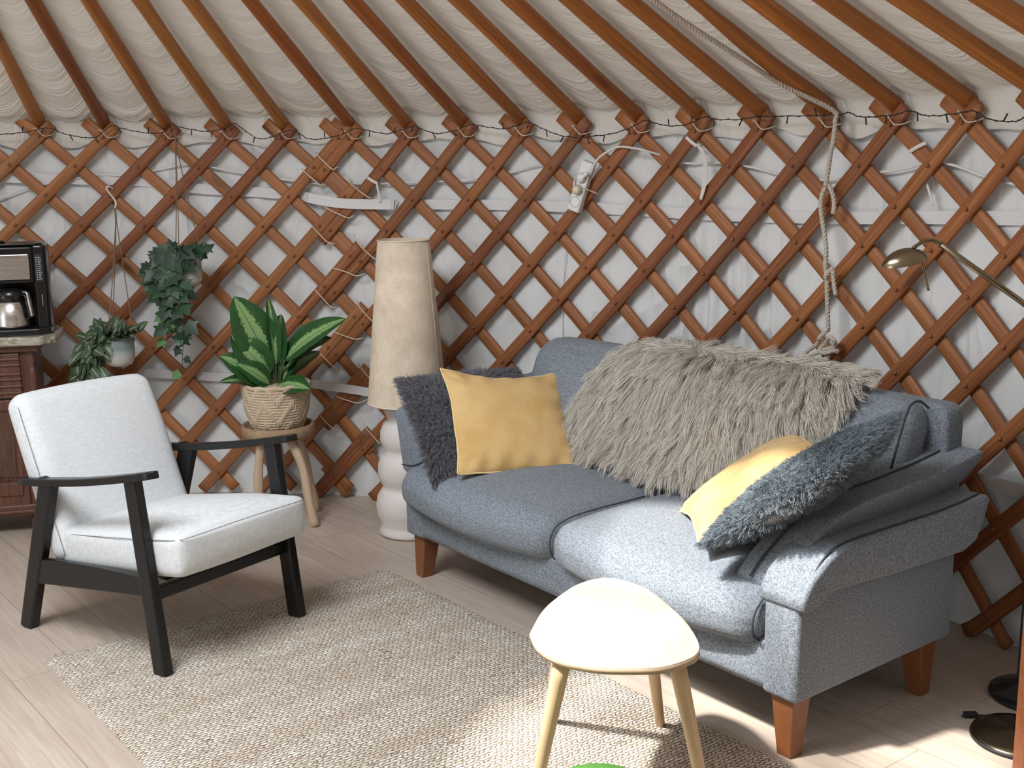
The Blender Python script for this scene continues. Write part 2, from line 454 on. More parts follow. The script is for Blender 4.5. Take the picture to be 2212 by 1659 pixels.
def _band(nt):
    s = nt.sep(nt.attr('g'))
    l = nt.math('SINE', nt.math('MULTIPLY', s[1], 900.0))
    return {'Base Color': nt.mix(nt.ramp(l, [(0.3, 0.0), (0.9, 1.0)]), (0.76, 0.755, 0.76), (0.66, 0.66, 0.67))}
M['band'] = mat('white_webbing', rough=0.8, build=_band)
def _rope(nt):
    n = nt.noise(nt.objc(), 160, 3, 0.7)
    return {'Base Color': nt.mix(n, (0.46, 0.405, 0.335), (0.72, 0.665, 0.585)), 'Normal': nt.bump(n, 0.4, 0.003)}
M['rope'] = mat('cotton_rope', rough=0.95, spec=0.05, build=_rope)
M['wire_black'] = mat('black_wire', (0.012, 0.011, 0.011), 0.5)
M['white_plastic'] = mat('white_plastic', (0.80, 0.80, 0.79), 0.3)
M['grey_plastic'] = mat('socket_grey', (0.42, 0.42, 0.42), 0.4)
M['cream_plastic'] = mat('cream_plug', (0.74, 0.68, 0.54), 0.4)
M['red_mark'] = mat('red_print', (0.35, 0.10, 0.10), 0.5)
def _felt(nt):
    n = nt.noise(nt.objc(), 120, 4, 0.7)
    return {'Base Color': nt.mix(n, (0.055, 0.17, 0.03), (0.14, 0.34, 0.075)), 'Normal': nt.bump(n, 0.6, 0.006)}
M['felt'] = mat('green_felt', rough=0.95, spec=0.05, build=_felt)
# ------------------------------------------------------------------ objects
def tag(o, label, cat, group=None, kind=None):
    if label:
        o['label'] = label
    if cat:
        o['category'] = cat
    if group:
        o['group'] = group
    if kind:
        o['kind'] = kind
    return o

def thing(name, label, cat, loc=(0, 0, 0), rz=0.0, group=None):
    o = bpy.data.objects.new(name, None)
    o.empty_display_size = 0.05
    COL.objects.link(o)
    o.location = loc
    o.rotation_euler = (0, 0, rz)
    return tag(o, label, cat, group)

def root_inv(o):
    m = Matrix.Identity(4)
    while o is not None:
        m = (Matrix.Translation(o.location) @ o.rotation_euler.to_matrix().to_4x4()) @ m
        o = o.parent
    return m.inverted()

class G:
    """collects shapes into one mesh"""
    def __init__(s):
        s.v, s.f, s.a, s.sm = [], [], [], []
    def add(s, v, f, g=None, smooth=True):
        v = np.asarray(v, float).reshape(-1, 3)
        b = len(s.v)
        s.v.extend(v.tolist())
        s.f.extend([tuple(b + i for i in q) for q in f])
        s.sm.extend([smooth] * len(f))
        s.a.extend((np.asarray(g, float) if g is not None else v).tolist())
        return s
    def join(s, o, M4=None):
        v = np.array(o.v)
        if M4 is not None:
            v = v @ np.array(M4.to_3x3()).T + np.array(M4.translation)
        b = len(s.v)
        s.v.extend(v.tolist())
        s.f.extend([tuple(b + i for i in q) for q in o.f])
        s.sm.extend(o.sm)
        s.a.extend(o.a)
        return s
    def build(s, name, m, parent=None, world=False, color=None, loc=None):
        v = np.array(s.v)
        if world and parent is not None:
            mi = root_inv(parent)
            v = v @ np.array(mi.to_3x3()).T + np.array(mi.translation)
        if loc is not None:
            v = v - np.array(loc)
        me = bpy.data.meshes.new(name)
        me.from_pydata(v.tolist(), [], s.f)
        me.polygons.foreach_set('use_smooth', s.sm)
        at = me.attributes.new('g', 'FLOAT_VECTOR', 'POINT')
        at.data.foreach_set('vector', np.array(s.a, dtype=np.float32).ravel())
        me.materials.append(M[m] if isinstance(m, str) else m)
        me.update()
        o = bpy.data.objects.new(name, me)
        COL.objects.link(o)
        if parent is not None:
            o.parent = parent
        if loc is not None:
            o.location = loc
        if color is not None:
            o.color = (*color, 1)
        return o

def unit(a):
    a = np.asarray(a, float)
    return a / (np.linalg.norm(a, axis=-1, keepdims=True) + 1e-12)

def frames(p, up=None):
    p = np.asarray(p, float)
    t = unit(np.gradient(p, axis=0))
    n = np.zeros_like(p)
    if up is not None:
        up = np.asarray(up, float)
        if up.ndim == 1:
            up = np.repeat(up[None], len(p), 0)
        n = unit(up - t * (up * t).sum(1, keepdims=True))
    else:
        a = np.array([0, 0, 1.0]) if abs(t[0][2]) < 0.9 else np.array([1.0, 0, 0])
        n[0] = unit(a - t[0] * (a @ t[0]))
        for i in range(1, len(p)):
            q = n[i - 1] - t[i] * (n[i - 1] @ t[i])
            n[i] = unit(q)
    return t, n, np.cross(t, n)

def sweep(p, prof, up=None, scale=None, seed=0.0, smooth=True, cap=True):
    """prof: (a along side, b along up) closed loop"""
    p = np.asarray(p, float)
    prof = np.asarray(prof, float)
    t, n, s = frames(p, up)
    L = np.concatenate([[0], np.cumsum(np.linalg.norm(np.diff(p, axis=0), axis=1))])
    sc = np.ones(len(p)) if scale is None else np.asarray(scale, float)
    k = len(prof)
    V = p[:, None] + sc[:, None, None] * (prof[None, :, 0:1] * s[:, None] + prof[None, :, 1:2] * n[:, None])
    A = np.empty((len(p), k, 3))
    A[..., 0] = L[:, None] + seed
    A[..., 1] = prof[None, :, 0] + seed * 1.37
    A[..., 2] = prof[None, :, 1] + seed * 0.71
    F = []
    for i in range(len(p) - 1):
        for j in range(k):
            j2 = (j + 1) % k
            F.append((i * k + j, i * k + j2, (i + 1) * k + j2, (i + 1) * k + j))
    if cap:
        F.append(tuple(range(k - 1, -1, -1)))
        F.append(tuple((len(p) - 1) * k + j for j in range(k)))
    g = G()
    g.add(V.reshape(-1, 3), F, A.reshape(-1, 3), smooth)
    if cap:
        g.sm[-1] = g.sm[-2] = False
    return g

def circ(r, n=10, sx=1.0, sy=1.0):
    a = np.arange(n) * 2 * PI / n
    return np.stack([np.cos(a) * r * sx, np.sin(a) * r * sy], 1)

def rrect(w, h, r, n=3):
    out = []
    for cx, cy, a0 in ((w / 2 - r, h / 2 - r, 0), (-w / 2 + r, h / 2 - r, PI / 2), (-w / 2 + r, -h / 2 + r, PI), (w / 2 - r, -h / 2 + r, 1.5 * PI)):
        for i in range(n + 1):
            a = a0 + i * PI / 2 / n
            out.append((cx + r * math.cos(a), cy + r * math.sin(a)))
    return np.array(out)

def smooth_path(p, m=6):
    p = np.asarray(p, float)
    if len(p) < 3:
        return np.array([p[0] + (p[-1] - p[0]) * i / m for i in range(m + 1)])
    q = np.vstack([2 * p[0] - p[1], p, 2 * p[-1] - p[-2]])
    out = []
    for i in range(1, len(q) - 2):
        for j in range(m):
            t = j / m
            out.append(0.5 * ((2 * q[i]) + (-q[i - 1] + q[i + 1]) * t + (2 * q[i - 1] - 5 * q[i] + 4 * q[i + 1] - q[i + 2]) * t * t + (-q[i - 1] + 3 * q[i] - 3 * q[i + 1] + q[i + 2]) * t ** 3))
    out.append(p[-1])
    return np.array(out)

def tube(p, r, n=8, sm=6, up=None, seed=0.0, scale=None):
    p = smooth_path(p, sm) if sm else np.asarray(p, float)
    return sweep(p, circ(r, n), up=up, seed=seed, scale=scale)

def lathe(prof, n=40, center=(0, 0, 0), cap=True, arc=2 * PI, g2=None):
    prof = np.asarray(prof, float)
    k = len(prof)
    a = np.arange(n) * 2 * PI / n
    V = np.empty((n, k, 3))
    V[..., 0] = prof[None, :, 0] * np.cos(a)[:, None]
    V[..., 1] = prof[None, :, 0] * np.sin(a)[:, None]
    V[..., 2] = prof[None, :, 1]
    V += np.array(center)
    F = []
    for i in range(n):
        i2 = (i + 1) % n
        for j in range(k - 1):
            F.append((i * k + j, i2 * k + j, i2 * k + j + 1, i * k + j + 1))
    g = G().add(V.reshape(-1, 3), F)
    if cap:
        for j, rev in ((0, True), (k - 1, False)):
            if prof[j, 0] > 1e-6:
                loop = [i * k + j for i in range(n)]
                g.f.append(tuple(reversed(loop)) if rev else tuple(loop))
                g.sm.append(False)
    return g

def box(x0, x1, y0, y1, z0, z1, r=0.004, seg=2):
    bm = bmesh.new()
    bmesh.ops.create_cube(bm, size=1.0)
    for v in bm.verts:
        v.co = Vector((x0 + (v.co.x + .5) * (x1 - x0), y0 + (v.co.y + .5) * (y1 - y0), z0 + (v.co.z + .5) * (z1 - z0)))
    if r > 0:
        bmesh.ops.bevel(bm, geom=bm.edges[:], offset=r, segments=seg, affect='EDGES', profile=0.5)
    return from_bm(bm)

def from_bm(bm, smooth=False):
    bm.verts.index_update()
    g = G().add([v.co[:] for v in bm.verts], [tuple(v.index for v in f.verts) for f in bm.faces], None, smooth)
    bm.free()
    return g

def prism(poly, a0, a1, axis='x', r=0.006, seg=3, smooth=True, cuts=0):
    """polygon extruded between a0 and a1. axis x: poly is (y,z); y: (x,z); z: (x,y)"""
    bm = bmesh.new()
    def P(p, a):
        return {'x': (a, p[0], p[1]), 'y': (p[0], a, p[1]), 'z': (p[0], p[1], a)}[axis]
    vs = [bm.verts.new(P(p, a0)) for p in poly]
    f = bm.faces.new(vs)
    e = bmesh.ops.extrude_face_region(bm, geom=[f])
    d = Vector(P((0, 0), a1 - a0))
    bmesh.ops.translate(bm, verts=[x for x in e['geom'] if isinstance(x, bmesh.types.BMVert)], vec=d)
    bmesh.ops.recalc_face_normals(bm, faces=bm.faces[:])
    if r > 0:
        bmesh.ops.bevel(bm, geom=bm.edges[:], offset=r, segments=seg, affect='EDGES', profile=0.5, clamp_overlap=True)
    return from_bm(bm, smooth)

def softbox(size, r, n=(10, 10, 6), bulge=(0, 0, 0), warp=None):
    """rounded box about the origin with pillowed faces, then warp(points)"""
    sx, sy, sz = [s / 2 for s in size]
    nx, ny, nz = n
    idx = {}
    V, F = [], []
    def key(i, j, k):
        t = (i, j, k)
        if t not in idx:
            idx[t] = len(V)
            V.append((i / nx * 2 - 1, j / ny * 2 - 1, k / nz * 2 - 1))
        return idx[t]
    for i in range(nx):
        for j in range(ny):
            F.append((key(i, j, 0), key(i, j + 1, 0), key(i + 1, j + 1, 0), key(i + 1, j, 0)))
            F.append((key(i, j, nz), key(i + 1, j, nz), key(i + 1, j + 1, nz), key(i, j + 1, nz)))
    for i in range(nx):
        for k in range(nz):
            F.append((key(i, 0, k), key(i + 1, 0, k), key(i + 1, 0, k + 1), key(i, 0, k + 1)))
            F.append((key(i, ny, k), key(i, ny, k + 1), key(i + 1, ny, k + 1), key(i + 1, ny, k)))
    for j in range(ny):
        for k in range(nz):
            F.append((key(0, j, k), key(0, j, k + 1), key(0, j + 1, k + 1), key(0, j + 1, k)))
            F.append((key(nx, j, k), key(nx, j + 1, k), key(nx, j + 1, k + 1), key(nx, j, k + 1)))
    U = np.array(V)
    # crowd samples toward the edges so the round corners resolve
    U = np.sign(U) * (1 - (1 - np.abs(U)) ** 1.35)
    H = np.array([sx, sy, sz])
    P = U * H
    rr = np.minimum(r, H * 0.98)
    q = np.clip(P, -(H - rr), H - rr)
    d = (P - q) / rr
    ln = np.linalg.norm(d, axis=1, keepdims=True)
    mx = np.abs(d).max(1, keepdims=True)
    P = q + np.where(ln > 1e-9, d / np.maximum(ln, 1e-9) * mx, 0) * rr
    w = (1 - U ** 2)
    P[:, 0] += np.sign(U[:, 0]) * np.abs(U[:, 0]) ** 3 * w[:, 1] * w[:, 2] * bulge[0]
    P[:, 1] += np.sign(U[:, 1]) * np.abs(U[:, 1]) ** 3 * w[:, 0] * w[:, 2] * bulge[1]
    P[:, 2] += np.sign(U[:, 2]) * np.abs(U[:, 2]) ** 3 * w[:, 0] * w[:, 1] * bulge[2]
    if warp:
        P = warp(P, U)
    return G().add(P, F)

def fnoise(p, f, seed=0, octs=3):
    """smooth pseudo noise from sums of sines; p (N,3)"""
    r_ = np.random.default_rng(seed)
    p = np.asarray(p, float)
    o = np.zeros(len(p))
    a = 1.0
    for _ in range(octs):
        for _k in range(3):
            d = unit(r_.normal(size=3)) * f
            o += a * np.sin(p @ d + r_.uniform(0, 6.28))
        f *= 2.1
        a *= 0.5
    return o / 4.0

def W(phi, z, dr=0.0):
    return np.array([CX + (R + dr) * math.sin(phi), CY + (R + dr) * math.cos(phi), z])
def WP(pts, dr):
    return np.array([W(a, b, dr) for a, b in pts])

def hair(name, m, parent, roots, pts, r_root, r_tip):
    """pts (N,K,3) strand points -> one hair curves object"""
    N, K = pts.shape[:2]
    hc = bpy.data.hair_curves.new(name)
    hc.add_curves([K] * N)
    hc.attributes['position'].data.foreach_set('vector', pts.reshape(-1).astype(np.float32))
    ra = hc.attributes.get('radius') or hc.attributes.new('radius', 'FLOAT', 'POINT')
    rad = np.linspace(1, 0, K) ** 0.7 * (r_root - r_tip) + r_tip
    ra.data.foreach_set('value', np.tile(rad, N).astype(np.float32))
    hc.materials.append(M[m])
    o = bpy.data.objects.new(name, hc)
    COL.objects.link(o)
    o.parent = parent
    return o

def strands(P, Nn, F, L, K=7, lift=0.5, droop=0.9, clump=0.6, nclump=800, curl=0.0, jitter=0.25, seed=1, grav=0.0):
    """roots P, normals Nn, flow F (N,3), lengths L -> (N,K,3)"""
    r_ = np.random.default_rng(seed)
    N = len(P)
    t = np.linspace(0, 1, K)
    jf = unit(F + r_.normal(size=(N, 3)) * jitter)
    ups = lift * (t - 0.55 * t ** 2)
    alg = droop * (0.25 * t + 0.75 * t ** 1.6)
    pts = P[:, None] + L[:, None, None] * (Nn[:, None] * ups[None, :, None] + jf[:, None] * alg[None, :, None])
    pts[..., 2] -= grav * L[:, None] * (t ** 2)[None]
    if nclump:
        ci = r_.choice(N, min(nclump, N), replace=False)
        kd = KDTree(len(ci))
        for i, c in enumerate(ci):
            kd.insert(P[c], i)
        kd.balance()
        own = np.array([ci[kd.find(p)[1]] for p in P])
        tgt = pts[own]
        if curl:
            ph = r_.uniform(0, 6.28, N)[own]
            am = r_.uniform(0.2, 1.0, N)[own] * curl
            sd = unit(np.cross(Nn[own], jf[own]))
            tgt = tgt + (np.sin(ph[:, None] + t[None] * 7.0) * t[None])[..., None] * am[:, None, None] * sd[:, None]
            tgt = tgt + (np.cos(ph[:, None] + t[None] * 7.0) * t[None])[..., None] * (am * 0.5)[:, None, None] * Nn[own][:, None]
        wgt = (clump * t ** 0.8)[None, :, None]
        pts = pts * (1 - wgt) + tgt * wgt
    return pts
# ================================================================== SETTING
PHI_A, PHI_B = -0.62, 1.40            # stretch of wall that is seen
def wall_grid():
    ph = np.concatenate([np.linspace(-PI, PHI_A, 60, endpoint=False), np.linspace(PHI_A, PHI_B, 620, endpoint=False), np.linspace(PHI_B, PI, 50)])
    zz = np.concatenate([np.linspace(0.0, 1.55, 150), np.linspace(1.56, 1.73, 14), [1.770, 1.815]])
    PH, ZZ = np.meshgrid(ph, zz, indexing='ij')
    s = PH * R
    p = np.stack([s, ZZ, 0 * s], -1).reshape(-1, 3)
    d = 0.014 * fnoise(p, 4.5, 3, 2)
    # hanging folds, soft and mostly upright, with some slanted creases
    q = p.copy()
    q[:, 1] *= 0.22
    d += 0.013 * fnoise(q + 0.04 * fnoise(p, 5, 8)[:, None], 17, 5, 3)
    q2 = np.stack([p[:, 0] * 0.8 + p[:, 1] * 0.5, p[:, 1] * 0.7 - p[:, 0] * 0.35, p[:, 2]], 1)
    ridg = 1 - np.abs(fnoise(q2 + 0.05 * fnoise(p, 6, 18)[:, None], 10, 11, 3))
    d += 0.012 * ridg ** 2 * (fnoise(p, 3.1, 21, 1) + 0.5)
    # bunched pleats where two cloths meet near the hanging rope
    near = np.exp(-((p[:, 0] / R - 0.74) / 0.09) ** 2)
    d += near * 0.016 * np.sin(p[:, 0] * 95 + 3 * fnoise(p * np.array([1, .5, 1]), 5, 31)) * (0.6 + 0.4 * np.sin(p[:, 1] * 3))
    for k_, (ca, sa_, fr_, am) in enumerate(((0.94, 0.35, 30, 0.0085), (0.5, -0.87, 26, 0.0075), (0.8, 0.6, 44, 0.0055), (0.99, -0.1, 38, 0.007))):
        q3 = np.stack([p[:, 0] * ca + p[:, 1] * sa_, 0.28 * (-p[:, 0] * sa_ + p[:, 1] * ca), 0 * s.reshape(-1)], 1)
        q3 = q3 + 0.035 * fnoise(p, 5, 200 + k_)[:, None]
        rg = np.clip(1 - 1.6 * np.abs(fnoise(q3, fr_, 210 + k_, 2)), 0, 1) ** 2.2
        mk = np.clip(0.25 + 1.4 * fnoise(p, 3.3, 220 + k_, 1), 0, 1)
        d -= am * rg * mk
    d = d.reshape(s.shape)
    top = np.clip((ZZ - 1.40) / 0.3, 0, 1)
    d = np.clip(d, -0.020, 0.05) + 0.028 * top ** 1.5
    rr = R + 0.070 + d
    rr[:, -2] = R + 0.085
    rr[:, -1] = R - 0.035
    V = np.stack([CX + rr * np.sin(PH), CY + rr * np.cos(PH), ZZ], -1)
    n, k = PH.shape
    F = []
    for i in range(n - 1):
        if -2.20 < ph[i] < -1.86:
            continue                   # unseen doorway, opened for the side fill
        if ph[i] > 1.55 or ph[i] < -2.2:
            continue                   # front closed below by the added dark lining
        for j in range(k - 1):
            F.append((i * k + j, (i + 1) * k + j, (i + 1) * k + j + 1, i * k + j + 1))
    return G().add(V.reshape(-1, 3), F, np.stack([PH * R, ZZ, 0 * ZZ], -1).reshape(-1, 3))
ph_ = np.concatenate([np.linspace(1.50, PI, 40), np.linspace(PI, 2 * PI - 2.2, 24)[1:]])
pf_ = np.array([(CX + (R + 0.10) * math.sin(a), CY + (R + 0.10) * math.cos(a), 0.88) for a in ph_])
tag(sweep(pf_, np.array([(-0.88, -0.015), (0.88, -0.015), (0.88, 0.015), (-0.88, 0.015)]), up=np.stack([-np.sin(ph_), -np.cos(ph_), 0 * ph_], 1), smooth=False).build('wall_front', 'bounce_cut'), 'added dark lining on the unseen front wall, cutting bounce light', 'wall', kind='structure')  # unseen lining added so less light bounces back
tag(wall_grid().build('wall_back', 'canvas_wall'), 'white canvas yurt wall behind the wooden lattice', 'wall', kind='structure')

POLE_U = {}
LA = [-0.18724646759691727, 0.08182519405843121, 0.0013752900650195656, -0.0004872965229302355, 0.0003822426400623691, -0.0001779101270646538]
LB = [1.6562001151311836, -0.00985496191418143, -0.12469991227444453, 0.0010749332582202405, 0.0004789706246323983, -0.0013327408832810514]
RA = [0.301779471551306, 0.07842970256784866, 0.004307296688489596, 0.00019358151964767034, 0.00019284095376066734, -0.0003834075389386911]
RB = [1.6304664453452513, 0.0006068146280480066, -0.12901101905845008, -1.3171153471325248e-05, -0.0001270377135762094, -0.0009742227902112344]
def bolt(side, u, k):
    v = np.array([1, u, k, u * u, u * k, k * k])
    a, b = (LA, LB) if side == 'L' else (RA, RB)
    return float(v @ a), float(v @ b)
POLES = [('L', u) for u in range(-2, 5)] + [('R', u) for u in range(-1, 13)]
POLE_PHI = [bolt(s, u, 0)[0] for s, u in POLES]

def roof_grid():
    ph = np.concatenate([np.linspace(-PI, PHI_A, 60, endpoint=False), np.linspace(PHI_A, PHI_B, 700, endpoint=False), np.linspace(PHI_B, PI, 60)])
    rad = np.concatenate([np.linspace(0.0, 1.0, 14), np.linspace(1.25, R + 0.03, 200), np.linspace(R + 0.035, R + 0.135, 22)])
    PH, T = np.meshgrid(ph, rad, indexing='ij')
    pp = np.array(sorted(POLE_PHI))
    i = np.clip(np.searchsorted(pp, ph) - 1, 0, len(pp) - 2)
    fr = np.clip((ph - pp[i]) / (pp[i + 1] - pp[i]), 0, 1)
    sag = (np.sin(fr * PI))[:, None]
    inside = ((ph > pp[0]) & (ph < pp[-1]))[:, None]
    sag = sag * inside
    rr = T.copy()
    # crown opening: inner rim radius varies, shaped to place the sun patch
    hole = crown_hole(PH)
    m = T <= 1.0
    rr = np.where(m, hole + (1.25 - hole) * T, T)
    skirt = np.clip((T - (R + 0.03)) / 0.105, 0, 1)
    rr = np.where(T > R + 0.03, R + 0.03 + 0.026 * skirt ** 0.6, rr)
    eave = np.clip((rr - 2.55) / 0.75, 0, 1)
    v = rr - 0.11 * sag - 0.02 * fr[:, None] * sag
    p = np.stack([v * 1.0, PH * 0.45, 0 * v], -1).reshape(-1, 3)
    nz = fnoise(p, 22, 41, 3).reshape(v.shape)
    nz2 = fnoise(np.stack([v * 1.0, PH * 1.3, 0 * v], -1).reshape(-1, 3), 46, 43, 2).reshape(v.shape)
    lo = fnoise(np.stack([v * .6, PH * 2.0, 0 * v], -1).reshape(-1, 3), 6, 47, 2).reshape(v.shape)
    wr = (0.35 + 0.65 * eave) * sag ** 0.6
    zz = ZTOP + 0.067 + (R - rr) * SLOPE + 0.062
    zz = zz - 0.022 * sag * (0.3 + 0.7 * eave) + wr * (0.012 * nz + 0.005 * nz2) + 0.008 * lo * sag
    for k_, (f_, am) in enumerate(((20, 0.006), (33, 0.006), (52, 0.004))):
        pv = np.stack([v + 0.05 * fnoise(np.stack([v, PH * 1.2, 0 * v], -1).reshape(-1, 3), 7, 300 + k_, 1).reshape(v.shape), PH * 0.25, 0 * v], -1).reshape(-1, 3)
        rg = np.clip(1 - 1.5 * np.abs(fnoise(pv, f_, 310 + k_, 2)), 0, 1).reshape(v.shape) ** 2
        mk = np.clip(0.35 + 1.5 * fnoise(np.stack([v, PH * 1.6, 0 * v], -1).reshape(-1, 3), 5, 320 + k_, 1).reshape(v.shape), 0, 1)
        zz = zz - am * rg * mk * (0.45 + 0.55 * eave) * sag ** 0.7
    zz = np.maximum(zz, ZTOP + 0.067 + (R - rr) * SLOPE + 0.018)
    # skirt that hangs down just inside the wall cloth
    low = 1.632 + 0.010 * np.sin(PH * 41) - 0.022 * sag * inside + 0.008 * np.sin(PH * 97)
    zz = zz + skirt * (low - zz)
    rr = rr + 0.003 * skirt * np.sin(PH * 130 + 2 * np.sin(PH * 37))
    V = np.stack([CX + rr * np.sin(PH), CY + rr * np.cos(PH), zz], -1)
    n, k = PH.shape
    F = [(a * k + j, a * k + j + 1, (a + 1) * k + j + 1, (a + 1) * k + j) for a in range(n - 1) for j in range(k - 1)]
    gA = np.stack([v, PH, np.clip(0.22 + 0.78 * eave, 0, 1) * np.clip(sag ** 0.6 + 0.15, 0, 1) * (1 - 0.5 * skirt)], -1)
    return G().add(V.reshape(-1, 3), F, gA.reshape(-1, 3))
def crown_hole(PH):
    # wider toward the sofa; unseen outline shaped to steer the sunlight
    t = np.degrees(PH)
    return np.interp(t, [-180, -60, -12, 2, 15, 50, 75, 100, 140, 180], [0.62, 0.64, 0.67, 0.92, 1.12, 1.10, 0.87, 0.80, 0.66, 0.62])
tag(roof_grid().build('ceiling', 'canvas_roof'), 'cream canvas yurt roof sagging between the poles', 'ceiling', kind='structure')

# crown ring that the poles run to
ring = []
for i in range(97):
    a = i / 96 * 2 * PI
    rr = 1.22
    ring.append((CX + rr * math.sin(a), CY + rr * math.cos(a), ZTOP + 0.067 + (R - rr) * SLOPE + 0.01))
tag(sweep(np.array(ring), rrect(0.09, 0.06, 0.012), up=(0, 0, 1), cap=False).build('trim_1', 'pole_wood', color=(0.9, 0.85, 0.8)), 'wooden crown ring', 'trim', kind='structure')

for i, (o_, al) in enumerate(((0.28, 0.5), (-0.28, 0.5), (0.28, 0.5 + PI / 2), (-0.28, 0.5 + PI / 2))):  # crossbars out of view, added to dapple the sun patch
    d_ = np.array([math.sin(al), math.cos(al), 0]); s_ = np.array([d_[1], -d_[0], 0])
    hl = math.sqrt(1.22 ** 2 - o_ ** 2)
    zr = ZTOP + 0.067 + (R - 1.22) * SLOPE + 0.01
    P = [np.array([CX, CY, zr + 0.16 * math.cos(t * PI / 2)]) + s_ * o_ + d_ * hl * t for t in np.linspace(-1, 1, 15)]
    tag(sweep(np.array(P), rrect(0.045, 0.03, 0.008), up=(0, 0, 1)).build('trim_%d' % (i + 2), 'pole_wood', color=(0.9, 0.85, 0.8)), 'unseen crown spoke added to dapple the sunlight', 'trim', kind='structure')

# floor, planks run with the long side of the sofa
fl = G()
n = 72
fv = [(0, 0, 0)] + [((R + 0.25) * math.cos(i / n * 2 * PI), (R + 0.25) * math.sin(i / n * 2 * PI), 0) for i in range(n)]
fl.add(fv, [(0, 1 + i, 1 + (i + 1) % n) for i in range(n)], None, False)
fo = fl.build('floor', 'floor')
fo.location = (CX, CY, 0)
fo.rotation_euler = (0, 0, math.radians(-51.4))
tag(fo, 'pale oak laminate plank floor', 'floor', kind='structure')

# ================================================================== LATTICE WALL
AMBER, RED, BROWN = (1.0, 1.0, 0.92), (0.78, 0.66, 0.66), (0.9, 0.82, 0.8)
SLATP = np.array([(-0.0255, -0.004), (-0.0245, 0.004), (-0.019, 0.0075), (0.0, 0.009), (0.019, 0.0075), (0.0245, 0.004), (0.0255, -0.004), (0.022, -0.0075), (-0.022, -0.0075)])
rv = lathe([(0.0072, 0), (0.0068, 0.003), (0.0045, 0.0062), (0.0, 0.0075)], 9)
RIVET_ME = None
def lattice(side, urange, bound, name, label, loc_phi, drr):
    global RIVET_ME
    base = W(loc_phi, 0.0)
    root = thing(name, label, 'lattice', base)
    c_rng = np.random.default_rng(11 if side == 'L' else 5)
    def ok(u, k):
        lim = 0.0 if k % 2 == 0 else 0.5
        if side == 'L':
            if u > bound - lim + 1e-6:
                return False
        else:
            if u < bound - lim - 1e-6:
                return False
        return True
    def slat(ks, uf, dr, col, front):
        k0, k1 = ks[0], ks[-1]
        a = k0 - ((0.44 if front else 0.58) if k0 == 0 else 0.36)
        b = k1 + (0.55 if k1 == 11 else 0.36)
        kk = np.linspace(a, b, max(6, int((b - a) * 5)))
        P, N = [], []
        for k in kk:
            ph, z = bolt(side, uf(k), k)
            P.append(W(ph, max(z, 0.012), dr))
            N.append((-math.sin(ph), -math.cos(ph), 0))
        o = sweep(P, SLATP, up=np.array(N), seed=float(c_rng.uniform(0, 50))).build('slat', 'lattice_wood', root, world=True, color=col)
        return o
    def shade_front(j):
        q = c_rng.uniform(0.85, 1.05)
        if side == 'L':
            c = [(1.0, .96, .86), (1.0, .92, .78), (.78, .62, .58), (.72, .56, .54), (.80, .62, .58), (.98, .86, .74), (1.0, .92, .78), (.85, .7, .64)][int(j) % 8]
        else:
            c = [(.84, .70, .64), (.86, .72, .64), (.90, .74, .66), (.80, .66, .62), (.84, .68, .60), (.88, .72, .62), (.72, .56, .52), (.70, .56, .54), (.78, .62, .56), (.98, .84, .66), (.92, .76, .62)][int(j) % 11]
        return tuple(x * q for x in c)
    rivs = []
    u0, u1 = urange
    for j in range(-8, 26):
        ks = [k for k in range(12) if ok(j - k / 2, k) and u0 <= j - k / 2 <= u1]
        if len(ks) < 1:
            continue
        o = slat(ks, lambda k, j=j: j - k / 2, drr + 0.0095, shade_front(j), True)
        for k in ks:
            ph, z = bolt(side, j - k / 2, k)
            if RIVET_ME is None:
                r0 = rv.build('rivet', 'rivet', o)
                RIVET_ME = r0.data
            else:
                r0 = bpy.data.objects.new('rivet', RIVET_ME)
                COL.objects.link(r0)
                r0.parent = o
            p = W(ph, z, drr - 0.0015) - base
            r0.location = p
            r0.rotation_euler = Vector((-math.sin(ph), -math.cos(ph), 0)).to_track_quat('Z', 'Y').to_euler()
    for mI in range(-14, 20):
        ks = [k for k in range(12) if ok(mI + k / 2, k) and u0 <= mI + k / 2 <= u1]
        if len(ks) < 1:
            continue
        q = c_rng.uniform(0.92, 1.12)
        slat(ks, lambda k, m_=mI: m_ + k / 2, drr + 0.0285, tuple(x * q for x in ((1.0, .90, .80) if side == 'L' else (.98, .86, .76))), False)
    return root
lattice('L', (-3.0, 5.2), 5.0, 'lattice_wall_panel', 'wooden lattice panel behind the armchair, coffee maker and hanging pots', 0.0, 0.0)
lattice('R', (-1.6, 11.2), -1.0, 'lattice_wall_panel', 'wooden lattice panel behind the sofa and cone lampshade', 0.7, 0.003)

